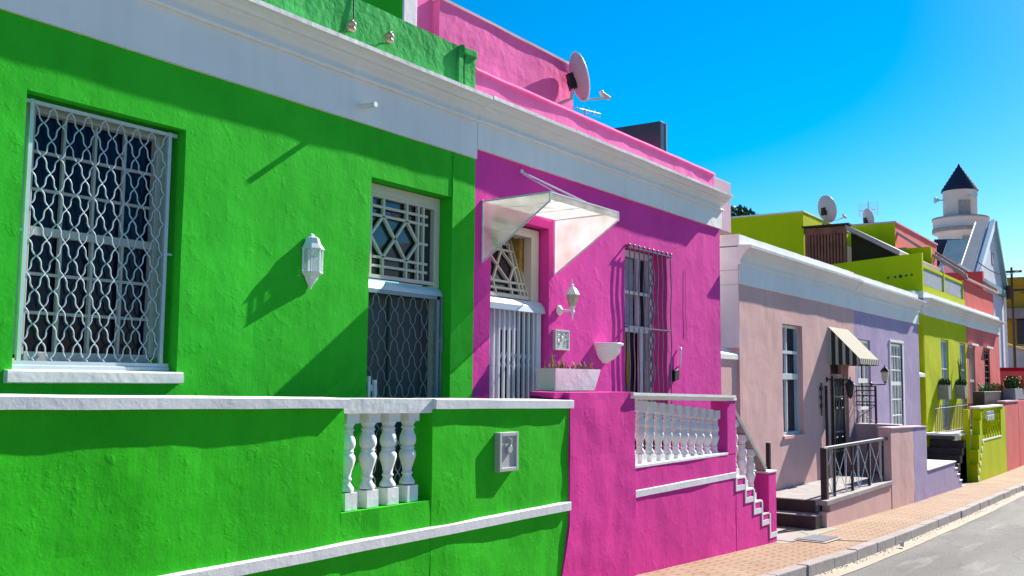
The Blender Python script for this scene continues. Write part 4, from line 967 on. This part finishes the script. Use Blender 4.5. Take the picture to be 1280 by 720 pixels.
MB().box(26.2, 31.4, 8.2, 8.3, 2.1, 4.0).build('terrace_back', 'soffit', lm_)  # dark board painted to pass for the lean-to's own shade
MB().prism([(5.95, 2.1), (5.95, 3.14), (7.36, 3.97), (7.36, 2.1)], 26.5, 26.56, 'X').build('lean_to_shade_sheet', 'soffit', lm_)  # dark sheet added inside to stand in for the shade beneath the roof
# timber screen on the terrace
ts = thing('timber_screen', 'red-brown slatted timber screen with flat cap on the lime roof terrace', 'screen', (26, 7.9, 3.1))
MB().box(26.02, 26.10, 7.36, 7.44, 2.9, 4.10).box(26.02, 26.10, 8.36, 8.44, 2.9, 4.10).box(26.02, 26.10, 7.44, 8.36, 3.92, 4.10).box(26.02, 26.10, 7.44, 8.36, 2.95, 3.05).build('frame', 'timber', ts, .004)
sl = MB(); 
for i in range(11): y = 7.47+.083*i; sl.box(26.03, 26.07, y, y+.055, 3.05, 3.92)
sl.build('slats', 'timber', ts)
MB().box(26.08, 26.09, 7.44, 8.36, 3.05, 3.92).build('backing', 'soffit', ts)
box('cap', 'soffit', ts, 25.95, 26.3, 7.26, 8.50, 4.12, 4.165)
dish('satellite_dish', 'satellite dish on the timber screen of the lime roof', (26.1, 7.86, 4.60), .365, (.82, -.42, .25), (26.6, 7.55, 4.42), (26.15, 8.0, 4.16))
dish('satellite_dish', 'pale satellite dish in front of the grid aerial on the lime and salmon upper roof', (31.7, 8.26, 5.15), .33, (.72, -.62, .22), (32.1, 7.95, 4.98), (31.7, 8.3, 4.94))
ga = MB(); 
for i in range(9): z = 5.30+.05*i; ga.tube([(31.9, 7.98, z), (31.9, 8.62, z-.03)], .006, 4)
for y in (8.02, 8.3, 8.58): ga.tube([(31.9, y, 5.25), (31.9, y, 5.72)], .007, 4)
ga.tube([(31.9, 8.3, 4.9), (31.9, 8.3, 5.75)], .018, 6).tube([(31.85, 8.08, 5.47), (31.85, 8.54, 5.45)], .018, 6)
tag(ga.build('grid_aerial', 'iron'), 'square grid television aerial above the salmon upper roof', 'aerial')
lp = None
for i, (x, lab) in enumerate(((27.55, 'clipped dark green ball in a pale wall pot, left one on the lime wall'), (29.75, 'clipped dark green ball in a pale wall pot, right one on the lime wall'))):
    if i == 0:
        lp = thing('wall_pot', lab, 'plant pot', (x, FY, -.2), 'wall pots on the lime house')
        MB().prism([(x-.19, -.02), (x-.14, -.40), (x+.14, -.40), (x+.19, -.02)], FY-.26, FY).build('pot', 'slabstone', lp, .01)
        c = MB(); clump(c, (x, FY-.14, .03), (.22, .15, .11), 800, .028, 3); c.build('foliage', 'leafdark', lp)
    else: copy_thing(lp, (x, FY, -.2), lab)
lm2 = MB(); leaves(lm2, (29.75, FY-.14, .05), 10, (.05, .04), .5, .8, .02, .15, 12); tag(lm2.build('tall_shoots', 'leaf'), 'tall thin green shoots rising from the right wall pot', 'plant')
# street wall of the lime house with stair
lw = thing('lime_garden_wall', 'lime green street wall with small white balusters and stepped side', 'boundary wall', (28.6, PY, -2.4))
MB().prism([(26.50, -2.7), (26.50, -1.95), (26.62, -1.95), (26.62, -1.60), (26.78, -1.60), (26.78, -1.25), (26.95, -1.25), (26.95, -.90), (27.12, -.90), (27.12, -.60), (27.30, -.60), (27.30, -1.42), (30.20, -1.42), (30.20, -.60), (31.0, -.60), (31.0, -2.7)], PY, PY+.18).build('front_wall', 'lime', lw)
MB().box(27.28, 30.22, PY-.01, PY+.19, -1.42, -1.38).build('ledge', 'white', lw)
MB().sweepx([(PY-.02, -.60), (PY-.02, -.56), (PY+.22, -.555), (PY+.22, -.60)], 26.95, 30.6, .4, .002, 2).build('coping', 'white', lw)
wm = MB()
for i in range(6): wm.box(26.46+.15*i, 26.62+.15*i, PY-.012, PY+.0, -2.32+.17*i, -2.24+.17*i)
wm.build('step_marks', 'white', lw)
b0 = None
for i in range(7):
    x = 27.52+.40*i
    if i == 0: b0 = baluster(.78, .10, .08, 1.5).build('baluster', 'lime', lw); b0.location = Vector((x, PY+.09, -1.38))
    else: copy_obj(b0, lw, Vector((x, PY+.09, -1.38)))
sw_ = MB()
for i, (a, b) in enumerate(((-1.15, -.62), (-1.45, -1.15), (-1.75, -1.45), (-2.02, -1.75), (-2.7, -2.02))): sw_.box(26.505, 26.75, PY+.18, PY+.30+.06*i, a, b)
sw_.build('stepped_pier', 'lime', lw)
sb = MB()
for i in range(6): sb.box(24.95+.26*i, 26.55, PY+.25, FY+.1, -2.6, -2.22+.17*i)
sb.build('steps', 'darkstone', lw, .006)
MB().box(26.5, 31.2, PY+.5, FY, -2.4, -1.22).build('terrace_floor', 'slabstone', lw)
MB().box(25.75, 26.5, PY+.25, FY+.1, -1.24, -1.19).build('landing_edge', 'white', lw)
fw = MB()
for i in range(26): x = 25.6+.21*i; fw.tube([(x, PY+.75, -1.2), (x, PY+.75, -.52)], .010, 4)
fw.tube([(25.6, PY+.75, -.60), (30.9, PY+.75, -.56)], .012, 5); 
tag(fw.build('wire_railing', 'greyiron'), 'thin wire railing at the top of the lime house steps', 'railing')
sf = MB(); rq = random.Random(2)
for i in range(4):
    for q in range(6): 
        a = q*1.05; sf.tube([(27.75+.28*i, PY-.03, -.78), (27.75+.28*i+.11*math.cos(a), PY-.06, -.80+.13*math.sin(a))], [.045, .02], 5)
tag(sf.build('wall_flowers', 'paper', bevel=0), 'row of small white paper-like flowers on the lime street wall', 'ornament')

# ================================================================ SALMON HOUSE
sh = thing('salmon_house', 'salmon red house with white frieze beside the lime house', 'house', (34.5, FY, -2.4))
wall('wall', 'salmonpale', sh, 31.531, 37.45, -2.7, 2.0, FY, FY+.34, [(31.88, 32.78, -1.2, 1.15), (34.45, 35.45, -1.2, 1.12)], amp=.006, seed=71, cell=.16)
row_cornice(sh, 31.53, 37.5, 1.69, 2.30, 17, p=.22)
wd = plain_window(sh, 31.9, 32.76, -1.2, 1.14, 'cream', [(.1, .08)], [(32.3, .05)], y=5.53)
ww = plain_window(sh, 34.47, 35.43, -1.2, 1.11, 'blackiron', [(z/10, .03) for z in range(-10, 11, 2)], [(34.95, .05)], y=5.54)
for a in ((31.82, 32.95), (34.38, 35.6)): box('window_hood', 'white', sh, a[0], a[1], FY-.1, FY+.02, 1.15, 1.21)
wall('terrace_wall', 'salmon', sh, 31.6, 36.75, 2.31, 3.05, FY+.03, FY+.15, amp=.006, seed=72, cell=.16)
MB().box(36.6, 36.75, FY+.15, 6.6, 2.1, 3.05).box(33.6, 33.75, FY+.3, 6.6, 2.1, 3.22).build('terrace_cross_wall', 'darkred', sh)
MB().box(31.5, 37.5, FY+.34, 12, 2.0, 2.1).build('terrace', 'grey', sh)
wall('upper_wall', 'salmonpale', sh, 31.52, 37.45, 2.1, 4.94, 7.42, 12, amp=.006, seed=73, cell=.3)
MB().box(31.5, 31.519, 7.42, 12, 2.1, 4.94).build('party_wall', 'lime', sh)
MB().box(31.49, 37.5, 7.38, 12, 4.941, 4.99).build('coping', 'palecap', sh)
MB().box(31.5, 31.7, 6.40, 7.42, 2.1, 4.12).build('party_wall', 'lime', sh)
box('party_coping', 'palecap', sh, 31.48, 31.72, 7.1, 7.42, 4.12, 4.15)
for xx in (31.72, 37.25): MB().prism([(7.42, 4.60), (7.42, 4.70), (5.46, 3.26), (5.46, 3.12)], xx, xx+.14, 'X').build('rafter', 'beam', sh)
MB().box(37.2, 37.45, 5.9, 12, 2.1, 3.9).build('end_wall', 'salmon', sh)
MB().box(31.72, 37.4, 5.44, 5.52, 3.10, 3.16).build('fascia', 'beam', sh)
# low salmon walls and planters by the street
s2 = thing('salmon_garden_wall', 'salmon red street wall continuing past the lime wall', 'boundary wall', (33, PY, -2.4))
MB().box(31.01, 33.5, PY-.0, PY+.18, -2.75, -.50).box(33.55, 38.5, PY, PY+.18, -2.75, -.48).build('front_wall', 'salmonpale', s2, .01)
MB().box(30.98, 33.5, PY-.02, PY+.2, -.499, -.46).build('coping', 'palecap', s2)
MB().box(31.2, 38, PY+.2, FY, -2.6, -1.2).build('terrace_floor', 'slabstone', s2)
wp = thing('window_box', 'long dark timber planter box behind the lime and salmon street walls', 'planter', (31, 4.95, -.5))
MB().box(30.2, 34.2, 4.85, 5.15, -.58, -.20).build('box', 'darkstone', wp, .01)
c = MB(); leaves(c, (32.4, 5.0, -.2), 150, (1.7, .12), .08, .28, .03, .9, 21); c.build('plants', 'leaf', wp)
c = MB(); leaves(c, (33.0, 5.0, -.2), 110, (1.0, .12), .08, .28, .03, .9, 22); c.build('dry_plants', 'rust', wp)
gp = thing('grey_tub', 'grey tub of bushy green and rust-coloured plants on the salmon wall', 'planter', (34.6, 4.75, -.5))
MB().prism([(33.4, -.46), (33.3, -.12), (36.2, -.12), (36.1, -.46)], 4.5, 4.85).build('tub', 'grey', gp, .01)
c = MB(); clump(c, (34.0, 4.68, .05), (.45, .2, .22), 1000, .05, 5); c.build('foliage', 'leaf', gp)
c = MB(); clump(c, (35.5, 4.68, .05), (.8, .25, .22), 900, .05, 6); c.build('rusty_foliage', 'rust', gp)
yw = thing('yard_wall', 'low salmon yard wall closing the row at its far end', 'wall', (40, 6, -2))
MB().box(40.0, 40.25, 1.5, 7.2, -2.9, .50).build('wall', 'salmon', yw); box('coping', 'darkred', yw, 39.96, 40.29, 1.5, 7.2, .50, .62)

# ================================================================ FAR BUILDINGS
ga_ = thing('gable_building', 'white gabled building with grey-teal roof edges beyond the salmon house', 'building', (46, 7.2, -2.5))
GY = 7.1
MB().prism([(38.5, -2.6), (38.5, 4.3), (43.4, 4.3), (47.5, 6.85), (50.1, 4.2), (50.1, -2.6)], GY, GY+.6).box(38.5, 50.0, GY+.6, GY+5, -2.6, 4.1).build('wall', 'gablewhite', ga_)
MB().bar((43.2, GY-.06, 4.32), (47.6, GY-.06, 7.12), .30, .16, (0, 1, 0)).build('bargeboard', 'whitepaint', ga_)
MB().bar((47.6, GY-.08, 7.12), (50.45, GY-.08, 4.05), .22, .24, (0, 1, 0)).build('roof_verge', 'teal', ga_)
MB().bar((38.6, GY-.06, 4.25), (50.3, GY-.06, 4.10), .22, .30, (0, 0, 1)).build('string_course', 'teal', ga_)
rf = MB(); n = 12; vs = []
for i in range(n+1):
    y = GY+.05+.62*i/n; d = .02*math.cos(i*math.pi); nx, nz = -.57*d, .82*d
    vs += [(43.0+nx, y, 4.35+nz), (47.6+nx, y, 7.2+nz)]
rf.add(vs, [(2*i, 2*i+1, 2*i+3, 2*i+2) for i in range(n)], True); rf.build('roof', 'corrugated', ga_)
box('vent', 'grey', ga_, 47.1, 47.6, GY-.03, GY+.05, 5.25, 5.75)
MB().tube([(49.7, GY-.1, 4.0), (49.7, GY-.1, -2.5)], .06, 8).build('downpipe', 'whitepaint', ga_)
mo = thing('mosque', 'white mosque with round minaret, ring balcony and dark pointed roof', 'mosque', (81.5, 14.1, -2.6))
tx, ty = 81.5, 14.35
MB().lathe([(1.62, -2.6), (1.62, 11.0), (1.66, 11.35), (1.95, 11.55)], (tx, ty, 0), 40).build('shaft', 'towerwhite', mo)
MB().lathe([(1.98, 11.5), (2.02, 11.6), (2.02, 11.9), (1.98, 11.95), (1.98, 12.45), (2.03, 12.5), (2.03, 12.62), (1.86, 12.62), (1.86, 11.9)], (tx, ty, 0), 40).build('balcony', 'towerwhite', mo)
MB().lathe([(2.03, 11.55), (2.05, 11.6), (2.05, 11.82), (2.03, 11.87)], (tx, ty, 0), 40).lathe([(2.04, 12.58), (2.05, 12.6), (2.05, 12.68), (2.03, 12.7)], (tx, ty, 0), 40).build('balcony_moulding', 'slabstone', mo)
MB().lathe([(1.22, 11.9), (1.22, 14.75), (1.30, 14.85)], (tx, ty, 0), 40).build('lantern_room', 'towerwhite', mo)
pr = [(1.34, 14.78)]
for i in range(8):
    r = 1.34*(1-i/8); z = 14.8+2.1*i/8; pr += [(r, z), (r-.10, z+.26)]
pr = [p_ for p_ in pr if p_[0] > 0]+[(.01, 17.0)]
MB().lathe(pr, (tx, ty, 0), 24, smooth=False).build('pointed_roof', 'roofdark', mo)
# openings face the street corner
def facing(a): return Vector((math.cos(a), math.sin(a), 0))
for nm, r, a, z0, z1, wd_, m_ in (('door', 1.22, math.radians(205), 12.6, 13.9, .8, 'slabstone'), ('window', 1.62, math.radians(208), 10.3, 11.1, .8, 'slabstone')):
    d = facing(a); t_ = Vector((-d.y, d.x, 0)); c = Vector((tx, ty, 0))+d*r; mb = MB(); mb.bar(c+Vector((0, 0, z0)), c+Vector((0, 0, z1)), wd_, .16, d); mb.build(nm, m_, mo)
for a, z in ((math.radians(125), 14.1), (math.radians(222), 14.25)):
    d = facing(a); c = Vector((tx, ty, z))+d*1.2; MB().lathe([(.04, 0), (.05, .35), (.12, .5), (.26, .7), (.27, .72)], c, 12, axis=d).build('loudspeaker', 'iron', mo)
hl = MB().box(60, 78, 12.0, 22, -2.6, 6.9); hl.build('hall', 'towerwhite', mo)
rf = MB(); n = 22; vs = []
for i in range(n+1):
    y = 9.22+1.5*i/n; d = .02*math.cos(i*math.pi); vs += [(54, y, 5.6+d), (57, y, 7.75+d)]
rb = thing('sheet_roofed_hall', 'low hall with a pale tan sheet roof slope in front of the minaret', 'building', (56, 10, -2.6))
rf.add(vs, [(2*i, 2*i+1, 2*i+3, 2*i+2) for i in range(n)], True); rf.build('roof', 'tansheet', rb)
MB().prism([(54.2, -2.6), (54.2, 5.62), (57, 7.65), (57, -2.6)], 9.3, 10.6).build('wall', 'salmon', rb)
MB().prism([(9.0, 5.2), (8.7, 7.7), (11.4, 7.85), (11.9, 5.2)], 57.05, 60, 'X').build('rear_roof', 'roofdark', rb)
ob = thing('ochre_building', 'ochre yellow building with a dark window band beyond the gabled building', 'building', (62, 6, -2.6))
MB().box(60, 72, -1.5, 8.9, -2.6, 5.75).build('wall', 'ochre', ob)
box('parapet', 'ochre', ob, 59.85, 72, -1.6, 9.0, 5.4, 5.85); box('canopy', 'slabstone', ob, 59.1, 60, -1.5, 9.0, 3.55, 4.1)
w0 = None
for i, y in enumerate((7.35, 5.6, 3.8)):
    if i == 0: w0 = MB().box(-.06, .02, -.55, .55, 0, 1.35).build('window', 'glass', ob); w0.location = (60, y, 2.2)
    else: copy_obj(w0, ob, (60, y, 2.2))
box('sill', 'white', ob, 59.9, 60, -1.5, 8.9, 2.0, 2.1)
rw = thing('ramp_wall', 'grey cement ramp wall sloping down in front of the ochre building', 'wall', (52, 6, -2.5))
MB().prism([(7.6, -2.8), (7.6, 2.0), (3.0, .2), (3.0, -2.8)], 52.0, 52.3, 'X').build('wall', 'grey', rw); MB().prism([(7.6, 2.0), (7.6, 2.08), (3.0, .28), (3.0, .2)], 51.9, 52.4, 'X').build('coping', 'ochre', rw)
up = thing('utility_pole', 'slim utility pole with crossarms in front of the ochre building', 'utility pole', (51, 6.6, -2.5))
MB().tube([(50, 6.72, -2.5), (50, 6.72, 5.35)], [.07, .05], 8).build('pole', 'bark', up)
box('crossarm', 'bark', up, 49.95, 50.08, 6.3, 7.15, 5.1, 5.2); MB().box(49.95, 50.08, 6.2, 7.3, 4.25, 4.35).tube([(49.9, 6.8, 4.5), (49.9, 6.8, 3.9)], .16, 8).build('lower_crossarm', 'bark', up)
wr = []
for i, (a, b) in enumerate((((50, 6.35, 5.2), (43, 7.0, 4.9)), ((50, 7.1, 4.3), (30, 10.6, 3.8)), ((50, 6.4, 4.2), (52, 4.5, 4.2)))):
    a, b = Vector(a), Vector(b); tag(MB().tube([a+(b-a)*t_/12-Vector((0, 0, .35*math.sin(math.pi*t_/12)*(1 if i < 2 else .3))) for t_ in range(13)], .02, 4).build('overhead_wire', 'cable'), ['thin overhead wire from the pole crossarm to the white gable', 'thin overhead wire passing behind the salmon terrace', 'short overhead wire leaving the pole to the right'][i], 'wire', 'wires at the utility pole')
# tree behind the pink and lime houses
tr = thing('tree', 'dark leafy tree top showing behind the pink house roof end', 'tree', (50, 19.7, -2.6))
MB().tube([(50, 19.7, -2.6), (50.1, 19.6, 4), (50.3, 19.9, 8)], [.3, .22, .08], 8).tube([(50.1, 19.6, 4), (49, 19, 7)], [.12, .04], 6).tube([(50.1, 19.6, 5), (51, 20.3, 7.6)], [.12, .04], 6).build('trunk', 'bark', tr)
c = MB(); clump(c, (50, 19.9, 7.9), (1.5, 1.5, 1.5), 2600, .14, 9); clump(c, (49, 19.2, 6.4), (1.2, 1.2, 1.1), 1200, .14, 10); clump(c, (51, 20.2, 6.6), (1.2, 1.2, 1.1), 1200, .14, 11); c.build('crown', 'leafdark', tr)
# unseen gabled house, added across the street only for the fanlight panes to mirror
oh = thing('unseen_opposite_house', 'unseen cream gabled house added across the street for the panes to mirror', 'house', (24, -8, -2.4))
MB().prism([(22.5, -2.7), (22.5, 2.6), (27, 4.9), (31.5, 2.6), (31.5, -2.7)], -13, -7).build('wall', 'cream', oh)
MB().bar((22.2, -6.9, 2.5), (27, -6.9, 5.1), .3, .25, (0, 1, 0)).bar((27, -6.9, 5.1), (31.8, -6.9, 2.5), .3, .25, (0, 1, 0)).build('verge', 'whitepaint', oh)
MB().box(26.4, 27.6, -7.0, -6.97, .2, 2.2).build('window', 'glass', oh)

# ---------------------------------------------------------------- small things on the ground
dc = thing('drain_cover', 'rectangular ribbed drain cover set in the brick pavement', 'drain cover', (13.0, 4.1, zg(13)))
z = zg(13.05)+.012
MB().add([(12.72, 3.93, zg(12.72)+.012), (13.45, 3.93, zg(13.45)+.012), (13.45, 4.36, zg(13.45)+.012), (12.72, 4.36, zg(12.72)+.012)], [(0, 1, 2, 3)]).build('frame', 'gutter', dc)
mb = MB()
for i in range(9):
    x = 12.79+.073*i; mb.box(x, x+.045, 3.98, 4.31, zg(x)+.008, zg(x)+.022)
mb.build('ribs', 'grey', dc)
mb = MB(); ws = [(13.75, 4.60), (13.3, 4.28), (13.12, 4.1), (13.22, 3.85), (13.38, 3.62), (13.41, 3.59)]
for a, b in zip(ws, ws[1:]): mb.bar((a[0], a[1], zg(a[0])+.004), (b[0], b[1], zg(b[0])+.004), .025, .008, (0, 0, 1))
tag(mb.build('water_stain_channel', 'grey'), 'thin dark drainage groove crossing the pavement to the kerb', 'groove')
lt = MB(); rq = random.Random(4)
P0 = Vector((14.02, 3.33, zg(14.02)-.075))
vs = [P0+Vector((rq.uniform(-.07, .07), rq.uniform(-.05, .05), rq.uniform(-.04, .045))) for _ in range(14)]
lt.add(vs, [(i, (i+3) % 14, (i+7) % 14) for i in range(14)]+[(i, (i+5) % 14, (i+9) % 14) for i in range(14)])
tag(lt.build('crumpled_paper', 'paper', fix=False), 'crumpled white paper lying in the gutter against the kerb', 'litter')
gt_ = MB(); rq = random.Random(17)
for i in range(500):
    x = 9.5+rq.random()**1.3*22; y = 3.44-abs(rq.gauss(0, .05)); z = zg(x)-.115; q = rq.uniform(.004, .014)
    gt_.add([(x-q, y, z), (x+q*.3, y-q, z), (x+q, y+q*.4, z), (x, y, z+q*.8)], [(0, 1, 3), (1, 2, 3), (2, 0, 3)])
tag(gt_.build('gutter_grit', 'grey', fix=False), 'loose grit collected in the gutter along the kerb', 'grit', kind='stuff')
box_ = MB().add([(12.52, 4.30, zg(12.52)+.012), (12.95, 4.30, zg(12.95)+.012), (13.25, 4.62, zg(13.25)+.012), (12.9, 4.80, zg(12.9)+.012), (12.52, 4.80, zg(12.52)+.012)], [(0, 1, 2, 3, 4)])
tag(box_.build('metal_plate', 'slabstone'), 'flat grey plate on the concrete at the foot of the pink steps', 'plate')
